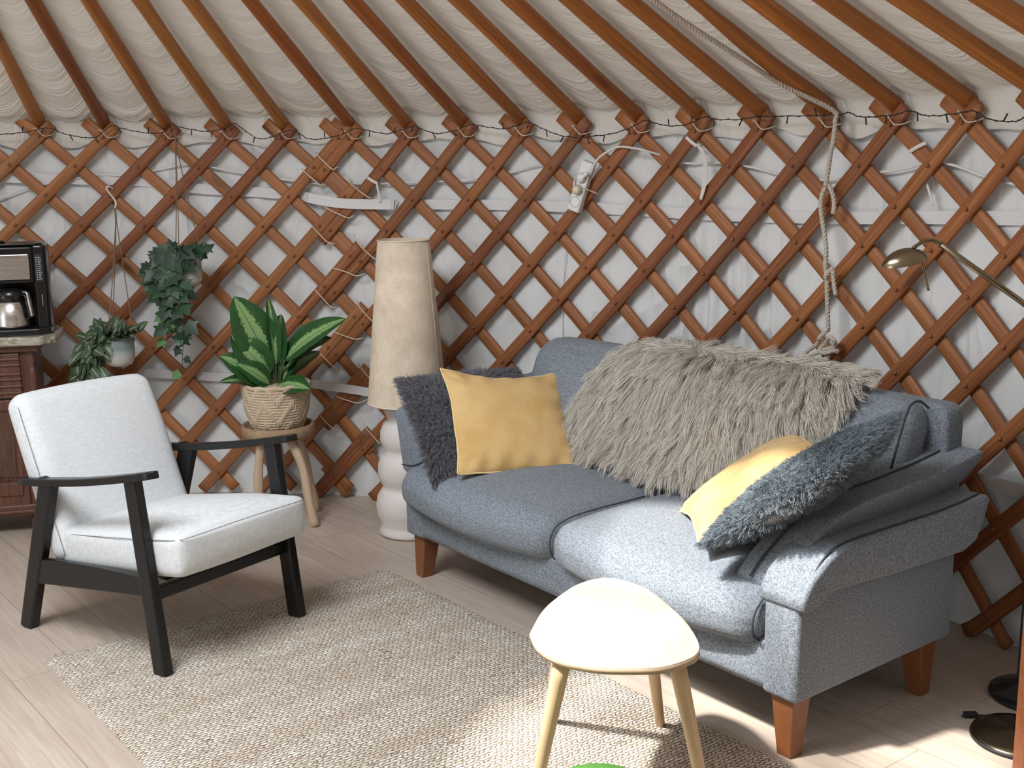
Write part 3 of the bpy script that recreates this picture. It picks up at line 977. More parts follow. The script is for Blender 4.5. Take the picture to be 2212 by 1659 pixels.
# ================================================================== ROOF POLES
POLE_INFO = {
 ('L', -1): ('amber roof pole cut off by the edge of the photo, beyond the coffee maker', (1.0, .95, .85)),
 ('L', 0): ('amber roof pole with an angled scarf joint, above the coffee maker', (1.0, .95, .82)),
 ('L', 1): ('dark red-brown roof pole, one before the pole carrying the ivy twine', (.62, .46, .46)),
 ('L', 2): ('brown roof pole whose foot carries the twine of the hanging ivy pot', (.92, .82, .70)),
 ('L', 3): ('golden roof pole with arched grain, next after the ivy pot pole', (1.0, .97, .88)),
 ('L', 4): ('golden roof pole two after the ivy pot pole, above the large-leaved plant', (1.0, .98, .84)),
 ('R', -1): ('red-brown roof pole footed over the laced joint of the two lattice panels', (.80, .58, .52)),
 ('R', 0): ('golden brown roof pole footed just above the cone lampshade', (1.0, .92, .78)),
 ('R', 1): ('red-brown roof pole, next after the one above the cone lampshade', (.86, .66, .56)),
 ('R', 2): ('knotted brown roof pole, two after the one above the cone lampshade', (.94, .80, .66)),
 ('R', 3): ('orange-brown roof pole footed above the white power strip', (.95, .80, .66)),
 ('R', 4): ('red-brown roof pole with swirling grain, next after the power strip pole', (.88, .68, .56)),
 ('R', 5): ('knotty roof pole footed above the knotted white tape', (.95, .80, .62)),
 ('R', 6): ('orange roof pole, one before the pole carrying the thick rope', (.98, .84, .66)),
 ('R', 7): ('crooked tapering roof pole with the thick rope running along it', (.90, .74, .60)),
 ('R', 8): ('wide orange roof pole, next after the rope pole', (.98, .80, .58)),
 ('R', 9): ('wide orange roof pole footed above the brass reading lamp head', (1.0, .86, .64)),
 ('R', 10): ('thick roof pole with one dark knot, next after the pole above the brass lamp', (1.0, .85, .62)),
 ('R', 11): ('roof pole of which only a corner shows in the upper corner of the photo', (1.0, .85, .62)),
}
for (s, u), (lab, col) in POLE_INFO.items():
    ph, z = bolt(s, u, 0)
    z += 0.067
    inw = np.array([-math.sin(ph), -math.cos(ph), SLOPE])
    side = np.array([math.cos(ph), -math.sin(ph), 0])
    base = np.array([CX + (R + 0.030) * math.sin(ph), CY + (R + 0.030) * math.cos(ph), z])
    T = np.linspace(-0.060, 2.06, 28)
    P = base + T[:, None] * inw
    n1 = fnoise(np.stack([T * 1.0, np.full_like(T, u * 3.7), np.full_like(T, ph * 9)], 1), 3.0, 60 + u, 2)
    amp = 0.004
    sc = 1.0 + 0.05 * np.sin(T * 7 + u * 2.1)
    if (s, u) == ('R', 7):
        amp = 0.014
        sc = np.interp(T, [-.06, .15, .45, .8, 1.2, 2.2], [1.12, 1.15, 0.92, 0.66, 0.55, 0.55]) + 0.05 * np.sin(T * 17)
        P = P + np.interp(T, [0, .3, .6, 1.2], [0, 0.0, 0.012, 0.03])[:, None] * np.array([0, 0, 1.0])
    P = P + (n1 * amp * (T > 0))[:, None] * side
    rad = 0.0265 if s == 'L' else 0.0270
    o = sweep(P, circ(rad, 12, 1.0, 0.95), up=(0, 0, 1), scale=sc, seed=u * 3.3 + (40 if s == 'L' else 0)).build('roof_pole', 'pole_wood', color=col, loc=base)
    tag(o, lab, 'pole', 'roof poles')
    # lashing at the foot
    if (s, u) == ('L', -1) or u >= 11:
        continue
    fph, fz = bolt(s, u, 0)
    up_ = np.array([0, 0, 1.0])
    nrm = np.array([-math.sin(fph), -math.cos(fph), 0])
    def Q(a, b, c):
        return W(fph, fz, 0) + side * a + up_ * b + nrm * c
    sl1 = tube([Q(-0.020, 0.030, -0.004), Q(-0.010, 0.034, 0.004), Q(0.006, 0.018, 0.006), Q(0.018, 0.004, 0.005), Q(0.030, 0.000, 0.002), Q(0.048, 0.004, -0.012), Q(0.060, 0.012, -0.030)], 0.0022, 6, 5)
    sl1.join(tube([Q(-0.014, 0.036, -0.002), Q(-0.002, 0.026, 0.006), Q(0.014, 0.008, 0.005), Q(0.022, 0.003, 0.004)], 0.0021, 6, 5))
    key = lab.split(',')[0]
    o2 = sl1.build('cord_lashing', 'cord', loc=W(fph, fz, 0).tolist())
    LASH = {('L', 0): 'white cord lashing below the amber roof pole above the coffee maker', ('L', 1): 'white cord lashing below the dark red-brown roof pole', ('L', 2): 'white cord lashing beside the twine of the ivy pot',
            ('L', 3): 'white cord lashing below the golden pole next after the ivy pot', ('L', 4): 'white cord lashing above the upright large-leaved plant', ('R', -1): 'white cord lashing above the laced lattice joint',
            ('R', 0): 'white cord lashing straight above the cone lampshade', ('R', 1): 'white cord lashing, next after the one above the lampshade', ('R', 2): 'white cord lashing one before the power strip pole',
            ('R', 3): 'white cord lashing on the pole foot above the power strip', ('R', 4): 'white cord lashing just after the power strip, over its cable', ('R', 5): 'white cord lashing just above the knotted tape loop',
            ('R', 6): 'white cord lashing one before the thick hanging rope', ('R', 7): 'white cord lashing beside the thick hanging rope', ('R', 8): 'white cord lashing just after the thick hanging rope', ('R', 9): 'white cord lashing above the brass lamp head', ('R', 10): 'white cord lashing at the far end beyond the brass lamp head'}
    tag(o2, LASH[(s, u)], 'cord', 'cord lashings under the roof poles')
# ================================================================== RUG
rug = thing('jute_rug', 'natural jute rug with herringbone weave under the armchair and side table', 'rug', (-0.478, 4.269, 0), math.radians(-51.7))
def rug_mesh():
    L_, Wd = 2.3, 1.287
    nu, nv = 90, 52
    u = np.linspace(0, L_, nu)
    v = np.linspace(0, -Wd, nv)
    U, V = np.meshgrid(u, v, indexing='ij')
    p = np.stack([U, V, 0 * U], -1).reshape(-1, 3)
    edge = 0.006 * fnoise(p, 11, 71, 2).reshape(U.shape)
    eu = np.minimum(U, L_ - U)
    ev = np.minimum(-V, Wd + V)
    e = np.minimum(eu, ev)
    U2 = U + edge * (eu < 0.03)
    V2 = V + edge * (ev < 0.03)
    z = 0.0062 * np.clip(e / 0.02, 0.0, 1) ** 0.5 + 0.001 + 0.0010 * fnoise(p, 7, 72, 2).reshape(U.shape)
    z = np.maximum(z, 0.001)
    top = np.stack([U2, V2, z], -1).reshape(-1, 3)
    F = [(i * nv + j, i * nv + j + 1, (i + 1) * nv + j + 1, (i + 1) * nv + j) for i in range(nu - 1) for j in range(nv - 1)]
    g = G().add(top, F)
    # underside
    b = top.copy(); b[:, 2] = 0.0005
    g.add(b, [tuple(reversed(f)) for f in F])
    return g
rug_mesh().build('woven_field', 'rug', rug)
fr = G()
for i in range(60):      # loose fibres along the short edge
    y = -random.uniform(0.0, 1.28)
    x = random.uniform(-0.008, 0.0)
    a = random.uniform(-0.6, 0.6)
    l = random.uniform(0.008, 0.022)
    fr.join(tube([(0.004, y, 0.006), (x - l * .5, y + a * l * .5, 0.006), (x - l, y + a * l, 0.003)], 0.0009, 5, 3))
tag(fr.build('loose_fibres', 'rug', rug), None, None, kind='stuff')

# ================================================================== SOFA   local: x along the front, y to the back
SOFA = (-0.355, 4.219, 0.0)
SRZ = math.radians(-52.451)
sofa = thing('sofa', 'grey tweed two-seat sofa with flared arms and tapered wooden legs', 'sofa', SOFA, SRZ)
SM4 = Matrix.Translation(SOFA) @ Matrix.Rotation(SRZ, 4, 'Z')
def sub(v, u):
    return v
# base apron
softbox((1.70, 0.66, 0.150), 0.02, (18, 8, 4)).build('frame', 'tweed', sofa).location = (0.875, 0.297, 0.240)
# arms: body and padded flap
def arm_side(sgn):
    X = (lambda a: 0.878 + sgn * (a - 0.878))
    def span(a, b):
        return (min(X(a), X(b)), max(X(a), X(b)))
    x0, x1 = span(1.685, 1.800)
    body = prism([(-0.040, 0.166), (0.655, 0.172), (0.655, 0.46), (0.10, 0.50), (-0.040, 0.44)], x0, x1, 'x', 0.016, 4)
    o = body.build('arm_body', 'tweed', sofa)
    # flap wrapped over the arm
    prof = [(-0.046, 0.420), (-0.052, 0.452), (-0.020, 0.498), (0.045, 0.548), (0.105, 0.572), (0.25, 0.580), (0.45, 0.588), (0.60, 0.598), (0.675, 0.608), (0.698, 0.596), (0.690, 0.54), (0.672, 0.470), (0.62, 0.446), (0.30, 0.447), (0.085, 0.455), (0.035, 0.436), (0.00, 0.418)]
    x0, x1 = span(1.675, 1.822)
    g = prism(prof, x0, x1, 'x', 0.020, 4)
    V = np.array(g.v)
    k = np.clip((V[:, 1] - 0.0) / 0.7, 0, 1)
    if sgn < 0:
        V[:, 1] -= 0.03
        V[:, 0] -= 0.03
    V[:, 0] += sgn * (0.030 * k + 0.02 * np.clip((V[:, 2] - 0.45) / 0.15, 0, 1) * k)
    g.v = V.tolist()
    fl_ = g.build('arm_flap', 'tweed', sofa)
    # seam along the top of the flap
    xs = X(1.806)
    tube([(xs, -0.04, 0.462), (xs + sgn * .003, 0.045, 0.551), (xs + sgn * 0.010, 0.12, 0.5755), (xs + sgn * 0.024, 0.30, 0.585), (xs + sgn * 0.04, 0.5, 0.594), (xs + sgn * .045, 0.665, 0.609)], 0.0028, 6, 6).build('seam', 'tweed_seam', fl_)
    # loose pad leaning on the inside of the arm
    pp_ = [(0.010, 0.418), (-0.004, 0.445), (0.015, 0.490), (0.075, 0.555), (0.135, 0.606), (0.20, 0.626), (0.35, 0.636), (0.52, 0.655), (0.66, 0.682), (0.712, 0.690), (0.722, 0.665), (0.70, 0.60), (0.60, 0.54), (0.30, 0.50), (0.12, 0.465), (0.05, 0.425)]
    x0, x1 = span(1.585, 1.735)
    g = prism(pp_, x0, x1, 'x', 0.030, 5)
    V = np.array(g.v)
    k = np.clip((V[:, 2] - 0.42) / 0.26, 0, 1.2)
    V[:, 0] += sgn * (0.085 * k)
    V[:, 1] += 0.02 * k
    if sgn > 0:
        V[:, 2] += 0.028 * np.clip(k * 2, 0, 1)
        V[:, 0] += -0.042 + 0.045 * k
    if sgn < 0:
        V[:, 1] -= 0.085 * np.clip(k * 1.5, 0, 1)
        V[:, 0] -= 0.055 * k + 0.01
        V[:, 2] += 0.02 * k
    g.v = V.tolist()
    pad = g.build('arm_pad', 'tweed', sofa)
    pts = []
    for (y, z) in pp_[1:10]:
        k = min(max((z - 0.42) / 0.26, 0), 1.2)
        pts.append((X(1.640) + sgn * 0.085 * k, y + 0.02 * k - (0.005 if y < 0.1 else 0), z + 0.004))
    if sgn > 0:
        pts = [(a_ - 0.042 + 0.045 * min(max((c_ - .424) / .26, 0), 1.2), b_, c_ + 0.028 * min(max((c_ - .424) / .13, 0), 1)) for a_, b_, c_ in pts]
    if sgn < 0:
        pts = [(a_ - 0.055 * min(max((c_ - .424) / .26, 0), 1.2) - .01, b_ - 0.085 * min(max((c_ - .424) / .26, 0) * 1.5, 1), c_ + 0.02 * min(max((c_ - .424) / .26, 0), 1.2)) for a_, b_, c_ in pts]
    tube(pts, 0.0032, 6, 5).build('piping', 'tweed_seam', pad)
arm_side(1)
prism([(-0.040, 0.166), (0.655, 0.172), (0.655, 0.46), (0.10, 0.46), (-0.040, 0.40)], -0.030, 0.085, 'x', 0.016, 4).build('arm_body', 'tweed', sofa)
g = prism([(-0.088, 0.385), (0.105, 0.385), (0.098, 0.470), (-0.002, 0.612), (-0.035, 0.634), (-0.105, 0.636), (-0.138, 0.610)], -0.012, 0.690, 'y', 0.026, 5)
V = np.array(g.v)
V[:, 2] += 0.05 * np.clip((V[:, 1] - 0.05) / 0.6, 0, 1) * np.clip((V[:, 2] - 0.4) / 0.2, 0, 1)
V[:, 0] -= 0.03 * np.clip((V[:, 1] - 0.05) / 0.6, 0, 1)
g.v = V.tolist()
apad = g.build('arm_pad', 'tweed', sofa)
tube([(-0.085, -0.014, 0.415), (0.0, -0.015, 0.428), (0.092, -0.014, 0.468)], 0.0022, 6, 5).build('seam', 'tweed_seam', apad)
# seat cushions
def seat(x0, x1, left):
    sx = x1 - x0
    def wp(P, U):
        P = P.copy()
        # nose of the cushion rolls down and forward
        front = np.clip((-U[:, 1] - 0.35) / 0.65, 0, 1)
        P[:, 2] -= 0.018 * front ** 2 * (U[:, 2] > 0)
        P[:, 1] -= 0.035 * (1 - U[:, 0] ** 2) * np.clip(-U[:, 1], 0, 1)
        P[:, 2] -= 0.016 * (1 - U[:, 0] ** 2) * (U[:, 2] < 0) * front
        if not left:
            P[:, 2] += 0.010 * np.clip(U[:, 1], 0, 1) * (1 - np.abs(U[:, 0]))
        P[:, 2] += 0.004 * fnoise(P, 7, 91 + left, 2)
        return P
    g = softbox((sx, 0.72, 0.150), 0.058, (22, 20, 8), (0.004, 0.01, 0.028), wp)
    o = g.build('seat_cushion', 'tweed', sofa)
    o.location = ((x0 + x1) / 2, 0.285, 0.362)
    return o, g
sc1, g1 = seat(-0.025, 0.842, True)
sc2, g2 = seat(0.850, 1.686, False)
def rim(g, o, ux, off=0.0025):
    """dark piped seam round the side face of a cushion"""
    return None
sw = 0.836 / 2
tube([(-sw + .012, 0.05, 0.0765), (-sw + .011, -0.20, 0.0735), (-sw + .010, -0.30, 0.062), (-sw + .009, -0.340, 0.040), (-sw + .009, -0.356, 0.0), (-sw + .010, -0.346, -0.045), (-sw + .014, -0.32, -0.066)], 0.0026, 6, 6).build('piping', 'tweed_seam', sc2)
tube([(sw - .014, 0.30, 0.076), (sw - .012, 0.0, 0.074), (sw - .012, -0.26, 0.066), (sw - .010, -0.330, 0.040), (sw - .010, -0.352, 0.0), (sw - .012, -0.345, -0.04), (sw - .02, -0.31, -0.066)], 0.0032, 6, 6).build('piping', 'tweed_seam', sc2)
# back: outer shell and two leaning cushions
prism([(-0.02, 0.168), (1.735, 0.168), (1.748, 0.60), (1.748, 0.815), (1.725, 0.84), (0.06, 0.84), (-0.03, 0.80), (-0.045, 0.60)], 0.655, 0.745, 'y', 0.022, 4).build('back_shell', 'tweed', sofa)
def backc(x0, x1, left):
    sx = x1 - x0
    def wp(P, U):
        P = P.copy()
        z = P[:, 2]
        P[:, 1] += 0.16 * (z + 0.21) / 0.42          # lean
        P[:, 1] -= 0.012 * (1 - U[:, 0] ** 2) * (1 - U[:, 2] ** 2) * (U[:, 1] < 0)
        if left:
            P[:, 0] += 0.0 - 0.05 * np.clip(-U[:, 0], 0, 1) ** 3 * np.clip(-(U[:, 2]), 0, 1)
        P[:, 2] += 0.004 * fnoise(P, 6, 101 + left, 2)
        return P
    g = softbox((sx, 0.175, 0.44), 0.075, (20, 8, 14), (0.004, 0.018, 0.012), wp)
    o = g.build('back_cushion', 'tweed', sofa)
    o.location = ((x0 + x1) / 2, 0.480, 0.630)
    return o
bc1 = backc(0.005, 0.846, True)
bc2 = backc(0.852, 1.690, False)
bw = 0.838 / 2
# piped edge at the end of the back cushion
tube([(bw - .004, -0.075, -0.17), (bw - .003, -0.035, -0.06), (bw - .003, 0.01, 0.06), (bw - .003, 0.045, 0.15), (bw - .006, 0.070, 0.195), (bw - .01, 0.10, 0.218), (bw - .01, 0.14, 0.220), (bw - .006, 0.185, 0.19)], 0.0036, 6, 6).build('piping', 'tweed_seam', bc2)
tube([(-bw + .0, -0.09, -0.21), (-bw + .0, -0.055, -0.08), (-bw, 0.0, 0.06), (-bw, 0.045, 0.16), (-bw + .004, 0.085, 0.212)], 0.0030, 6, 6).build('piping', 'tweed_seam', bc2)
def taper_leg(cx, cy, h, wt, wb, dx, dy):
    g = G()
    pr = rrect(1, 1, 0.06, 2)
    P = np.array([(cx, cy, h + 0.012), (cx + dx * .5, cy + dy * .5, h * .5), (cx + dx, cy + dy, 0.0)])
    return sweep(P, pr, up=(0, 1, 0), scale=[wt, (wt + wb) / 2, wb], smooth=False)
for x, y, dx, dy in ((0.028, 0.02, -0.012, -0.01), (1.738, 0.02, 0.010, -0.012), (0.028, 0.60, -0.012, 0.012), (1.738, 0.585, 0.010, 0.0)):
    taper_leg(x, y, 0.160, 0.074, 0.046, dx, dy).build('leg', 'sofa_leg', sofa)

# back profile used by the fleece: distance s along the surface from the foot of the back cushion
BP = np.array([(0.398, 0.405), (0.425, 0.50), (0.463, 0.60), (0.505, 0.70), (0.536, 0.77), (0.560, 0.815), (0.595, 0.848), (0.64, 0.862), (0.69, 0.862), (0.735, 0.852), (0.758, 0.82), (0.762, 0.76)])
BS = np.concatenate([[0], np.cumsum(np.linalg.norm(np.diff(BP, axis=0), axis=1))])
def back_pt(X, s):
    y = np.interp(s, BS, BP[:, 0]); z = np.interp(s, BS, BP[:, 1])
    e = 0.004
    y2 = np.interp(s + e, BS, BP[:, 0]); z2 = np.interp(s + e, BS, BP[:, 1])
    y1 = np.interp(s - e, BS, BP[:, 0]); z1 = np.interp(s - e, BS, BP[:, 1])
    t = unit(np.stack([0 * X, y2 - y1, z2 - z1], -1))
    n = np.stack([0 * X, -t[..., 2], t[..., 1]], -1)
    return np.stack([X, y, z], -1), n, t
def s_of_z(z):
    return float(np.interp(z, BP[:8, 1], BS[:8]))
# ------------------------------------------------------------------ sheepskin
skin = thing('sheepskin', 'long-haired taupe sheepskin draped over the back of the grey sofa', 'sheepskin', SOFA, SRZ)
OUT = [(0.572, .868), (0.488, .835), (0.440, .780), (0.400, .695), (0.372, .61), (0.385, .535), (0.455, .485), (0.515, .485), (0.575, .52), (0.65, .525), (0.72, .515), (0.80, .50), (0.87, .50), (0.94, .535), (1.03, .545), (1.09, .54), (1.15, .585), (1.20, .645), (1.29, .69), (1.39, .71), (1.44, .755), (1.475, .795), (1.48, .825), (1.50, .855)]
OUT = [(x, s_of_z(z)) for x, z in OUT] + [(1.42, 0.60), (1.25, 0.645), (1.05, 0.66), (0.85, 0.655), (0.68, 0.62)]
OUT = np.array(OUT)
cen = np.array([0.93, 0.40])
ang = np.arctan2(OUT[:, 1] - cen[1], OUT[:, 0] - cen[0])
radi = np.linalg.norm(OUT - cen, axis=1)
od = np.argsort(ang)
ang, radi = ang[od], radi[od]
def skin_r(a):
    a = (a + PI) % (2 * PI) - PI
    return np.interp(a, np.concatenate([ang - 2 * PI, ang, ang + 2 * PI]), np.tile(radi, 3))
na, nr = 96, 16
A_, T_ = np.meshgrid(np.arange(na) / na * 2 * PI, np.linspace(0.02, 1, nr), indexing='ij')
RR = skin_r(A_) * T_
X_ = cen[0] + RR * np.cos(A_)
S_ = cen[1] + RR * np.sin(A_)
P_, N_, _t = back_pt(X_, S_)
P2 = P_ + N_ * (0.024 + 0.006 * np.clip((1 - T_) * 4, 0, 1))[..., None]
F = [(i * nr + j, ((i + 1) % na) * nr + j, ((i + 1) % na) * nr + j + 1, i * nr + j + 1) for i in range(na) for j in range(nr - 1)]
F.append(tuple(i * nr for i in range(na - 1, -1, -1)))
gsk = G().add(P2.reshape(-1, 3), F)
P3 = P_ + N_ * 0.014
gsk.add(P3.reshape(-1, 3), [tuple(reversed(f)) for f in F])
b0 = na * nr
for i in range(na):
    i2 = (i + 1) % na
    gsk.f.append((i * nr + nr - 1, i2 * nr + nr - 1, b0 + i2 * nr + nr - 1, b0 + i * nr + nr - 1)); gsk.sm.append(True)
hide = gsk.build('hide', 'sheep_skin', skin)
NF = 42000
hr = np.random.default_rng(21)
a_ = hr.uniform(-PI, PI, NF * 2)
keep = hr.uniform(0, 1, NF * 2) < (skin_r(a_) / radi.max()) ** 2 * 1.0 + 0.0
a_ = a_[keep][:NF]
t_ = np.sqrt(hr.uniform(0.0, 1.0, len(a_)))
rr_ = skin_r(a_) * t_
X_ = cen[0] + rr_ * np.cos(a_)
S_ = cen[1] + rr_ * np.sin(a_)
P_, N_, T3 = back_pt(X_, S_)
P_ = P_ + N_ * 0.026
radial = np.stack([np.cos(a_), 0 * a_, 0 * a_], -1) + T3 * np.sin(a_)[:, None]
down = -T3
over = np.clip((S_ - 0.47) / 0.10, 0, 1)[:, None]
sw_ = fnoise(np.stack([X_, S_, 0 * X_], -1), 9, 33, 2)[:, None]
Fl = unit(radial * (0.18 + 0.82 * (t_[:, None] ** 2)) + down * (1.0 - 0.9 * over) + np.array([1.0, 0, 0]) * sw_ * 0.9)
Ls = hr.uniform(0.080, 0.135, len(a_)) * (0.85 + 0.3 * (1 - t_)) * np.where(S_ > 0.5, 0.75, 1)
st = strands(P_, N_, Fl, Ls, K=11, lift=0.36, droop=0.92, clump=0.62, nclump=1500, curl=0.020, jitter=0.20, seed=5, grav=0.12)
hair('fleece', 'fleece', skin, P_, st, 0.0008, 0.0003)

# ------------------------------------------------------------------ pillows
def pillow(W_, H_, T_, n=34, wrinkle=0.006, seed=0, pinch=0.035, sag=0.0):
    u = np.linspace(-1, 1, n)
    U, V = np.meshgrid(u, u, indexing='ij')
    U = np.sign(U) * np.abs(U) ** 0.8
    V = np.sign(V) * np.abs(V) ** 0.8
    def side(s):
        prof = np.clip((1 - np.abs(U) ** 2.4) * (1 - np.abs(V) ** 2.4), 0, 1) ** 0.62
        x = U * W_ / 2 * (1 - pinch * 2 * (1 - U ** 2 * 0) * (1 - V ** 2) * np.abs(U) ** 2)
        y = V * H_ / 2 * (1 - pinch * 2 * (1 - U ** 2) * np.abs(V) ** 2)
        z = s * T_ / 2 * prof
        p = np.stack([x, y, 0 * x + s], -1).reshape(-1, 3)
        q = p.copy()
        edge = np.maximum(np.abs(U), np.abs(V))
        # puckers that run in from the edges
        an = np.where(np.abs(U) > np.abs(V), V, U)
        pk = np.sin(an * 17 + 4 * fnoise(p, 8, seed + 3, 1).reshape(U.shape)) * np.clip((edge - 0.55) / 0.45, 0, 1) ** 2 * np.clip((1.02 - edge) * 6, 0, 1)
        z = z + s * wrinkle * (0.8 * fnoise(q, 13, seed, 3).reshape(U.shape) * prof + 1.0 * pk)
        z = z + 0.012 * np.abs(U * V) ** 2 * (1 if seed % 2 else -1) + 0.010 * fnoise(p * [1, 1, 0], 7, seed + 9, 2).reshape(U.shape) * edge ** 2
        x = x + 0.011 * fnoise(p * [1, 1, 0], 15, seed + 5, 2).reshape(U.shape) * edge ** 4
        y = y + 0.011 * fnoise(p * [1, 1, 0], 15, seed + 6, 2).reshape(U.shape) * edge ** 4
        return np.stack([x, y, z], -1)
    return side(1), side(-1), n
def pillow_geo(a, b, n):
    g = G()
    F = [(i * n + j, (i + 1) * n + j, (i + 1) * n + j + 1, i * n + j + 1) for i in range(n - 1) for j in range(n - 1)]
    # share the rim
    b = b.copy()
    r_ = np.zeros((n, n), bool); r_[0] = r_[-1] = True; r_[:, 0] = r_[:, -1] = True
    b[r_] = a[r_]
    g.add(a.reshape(-1, 3), F)
    g.add(b.reshape(-1, 3), [tuple(reversed(f)) for f in F])
    loop = [a[i, 0] for i in range(n)] + [a[-1, j] for j in range(1, n)] + [a[i, -1] for i in range(n - 2, -1, -1)] + [a[0, j] for j in range(n - 2, 0, -1)]
    return g, np.array(loop)
def pose_local(o, c, ex, ey):
    """place a pillow: centre, width direction and height direction in sofa coordinates"""
    ex = Vector(ex).normalized()
    ey = Vector(ey)
    ey = (ey - ex * ey.dot(ex)).normalized()
    ez = ex.cross(ey)
    m = SM4 @ Matrix(((ex.x, ey.x, ez.x, c[0]), (ex.y, ey.y, ez.y, c[1]), (ex.z, ey.z, ez.z, c[2]), (0, 0, 0, 1)))
    o.location = m.to_translation()
    o.rotation_euler = m.to_euler()
def yellow(label, seed, W_, H_, T_, pose):
    t = thing('cushion', label, 'cushion', group='mustard velvet cushions on the sofa')
    a, b, n = pillow(W_, H_, T_, 56, 0.010, seed, pinch=0.045)
    g, loop = pillow_geo(a, b, n)
    g.build('cover', 'velvet', t)
    sweep(np.vstack([loop, loop[:1]]), circ(0.0034, 7), cap=False).build('piping', 'velvet_piping', t)
    pose_local(t, *pose)
    return t
def furry(label, seed, W_, H_, T_, pose, m, backing=None, n=17000, L0=0.03, both=True):
    t = thing('fur_cushion', label, 'cushion', group='grey fur cushions on the sofa')
    a, b, k = pillow(W_, H_, T_, 30, 0.004, seed, pinch=0.01)
    g, loop = pillow_geo(a, b, k)
    base = g.build('cover', 'fur_skin_dark', t)
    if backing:
        gb = G()
        bb = b.copy() * np.array([0.985, 0.985, 1.0]) - np.array([0, 0, 0.004])
        gb.add(bb.reshape(-1, 3), [(i * k + j, i * k + j + 1, (i + 1) * k + j + 1, (i + 1) * k + j) for i in range(k - 1) for j in range(k - 1)])
        gb.add((bb + np.array([0, 0, 0.003])).reshape(-1, 3), [(i * k + j, (i + 1) * k + j, (i + 1) * k + j + 1, i * k + j + 1) for i in range(k - 1) for j in range(k - 1)])
        tag(gb.build('backing', backing, t), 'plain grey fabric backing', None)
    q = np.random.default_rng(seed)
    uv = q.uniform(0, k - 1.001, (n, 2))
    i = uv.astype(int); f = uv - i
    sd = q.uniform(0, 1, n) < (0.72 if both else 1.0)
    def lerp(s):
        return (s[i[:, 0], i[:, 1]] * ((1 - f[:, :1]) * (1 - f[:, 1:])) + s[i[:, 0] + 1, i[:, 1]] * (f[:, :1] * (1 - f[:, 1:])) + s[i[:, 0], i[:, 1] + 1] * ((1 - f[:, :1]) * f[:, 1:]) + s[i[:, 0] + 1, i[:, 1] + 1] * (f[:, :1] * f[:, 1:]))
    top, bot = lerp(a), lerp(b)
    P = np.where(sd[:, None], top, bot)
    U = uv / (k - 1) * 2 - 1
    ed = np.abs(U).max(1)
    Nn = unit(np.stack([U[:, 0] * ed ** 6 * 1.6, U[:, 1] * ed ** 6 * 1.6, np.where(sd, 1.0, -1.0)], -1))
    rad = unit(np.stack([U[:, 0], U[:, 1], 0 * ed], -1))
    fl = fnoise(P, 14, seed + 2, 2)[:, None]
    fl2 = fnoise(P, 14, seed + 7, 2)[:, None]
    Fw = unit(rad * (0.2 + ed[:, None] ** 3) + np.array([[0.7, 0, 0]]) * fl + np.array([[0, 0.7, 0]]) * fl2 + np.array([[0, -0.5, 0]]))
    Ls = q.uniform(0.7, 1.2, n) * L0
    st = strands(P, Nn, Fw, Ls, K=6, lift=0.80, droop=0.62, clump=0.42, nclump=2600, curl=0.005, jitter=0.35, seed=seed)
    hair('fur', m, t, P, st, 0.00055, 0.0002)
    pose_local(t, *pose)
    return t
c45 = math.cos(PI / 4)
def lean_pose(a0, az, th, h, wd, ro, push):
    az, th, ro = map(math.radians, (az, th, ro))
    ed = np.array([math.cos(az), math.sin(az), 0]); pe = np.array([-math.sin(az), math.cos(az), 0])
    up = pe * math.sin(th) + np.array([0, 0, math.cos(th)])
    e_ = ed * math.cos(ro) + up * math.sin(ro); u_ = up * math.cos(ro) - ed * math.sin(ro)
    n_ = np.cross(e_, u_)
    c = np.array(a0) + e_ * wd / 2 + u_ * h / 2 + n_ * push
    return tuple(c), tuple(e_), tuple(u_)
yellow('mustard velvet cushion standing against the dark fur cushion by the cone lampshade', 3, 0.47, 0.45, 0.12, lean_pose((0.290, -0.025, 0.432), 75, 45, 0.44, 0.46, -7, 0.040))
furry('dark grey fur cushion half hidden behind the upright mustard cushion', 12, 0.50, 0.45, 0.11, lean_pose((0.262, -0.095, 0.455), 82, 45, 0.44, 0.50, -2, -0.035), 'fur_dark', None, 34000, 0.030)
yellow('mustard velvet cushion lying sunlit against the slate fur cushion and sheepskin', 8, 0.45, 0.45, 0.11, ((1.355, 0.271, 0.608), (0.348, -0.282, 0.052), (0.212, 0.308, 0.25)))
furry('slate grey fur cushion with plain grey backing, resting on the outer sofa arm', 15, 0.47, 0.45, 0.11, ((1.640, 0.160, 0.685), (0.375, 0.085, 0.275), (-0.127, 0.418, 0.060)), 'fur_blue', 'fur_backing', 40000, 0.031, both=True)

# ================================================================== ARMCHAIR  local: x to its other arm, y to the back
CHR = thing('armchair', 'light grey linen armchair with black wooden frame and sloping armrests', 'armchair', (-1.058, 3.319, 0.0), math.radians(54.584))
def bar(p0, p1, w0, h0, w1, h1, up=(0, 1, 0), r=0.006):
    n_ = 5
    P = np.array([np.array(p0) + (np.array(p1) - np.array(p0)) * i / (n_ - 1) for i in range(n_)])
    g = sweep(P, rrect(1, 1, 0.14, 2), up=up, smooth=False)
    V = np.array(g.v).reshape(n_, -1, 3)
    t, nn, ss = frames(P, np.array(up, float))
    for i in range(n_):
        k = i / (n_ - 1)
        d = V[i] - P[i]
        V[i] = P[i] + (d @ ss[i])[:, None] * ss[i] * (w0 + (w1 - w0) * k) + (d @ nn[i])[:, None] * nn[i] * (h0 + (h1 - h0) * k)
    g.v = V.reshape(-1, 3).tolist()
    return g
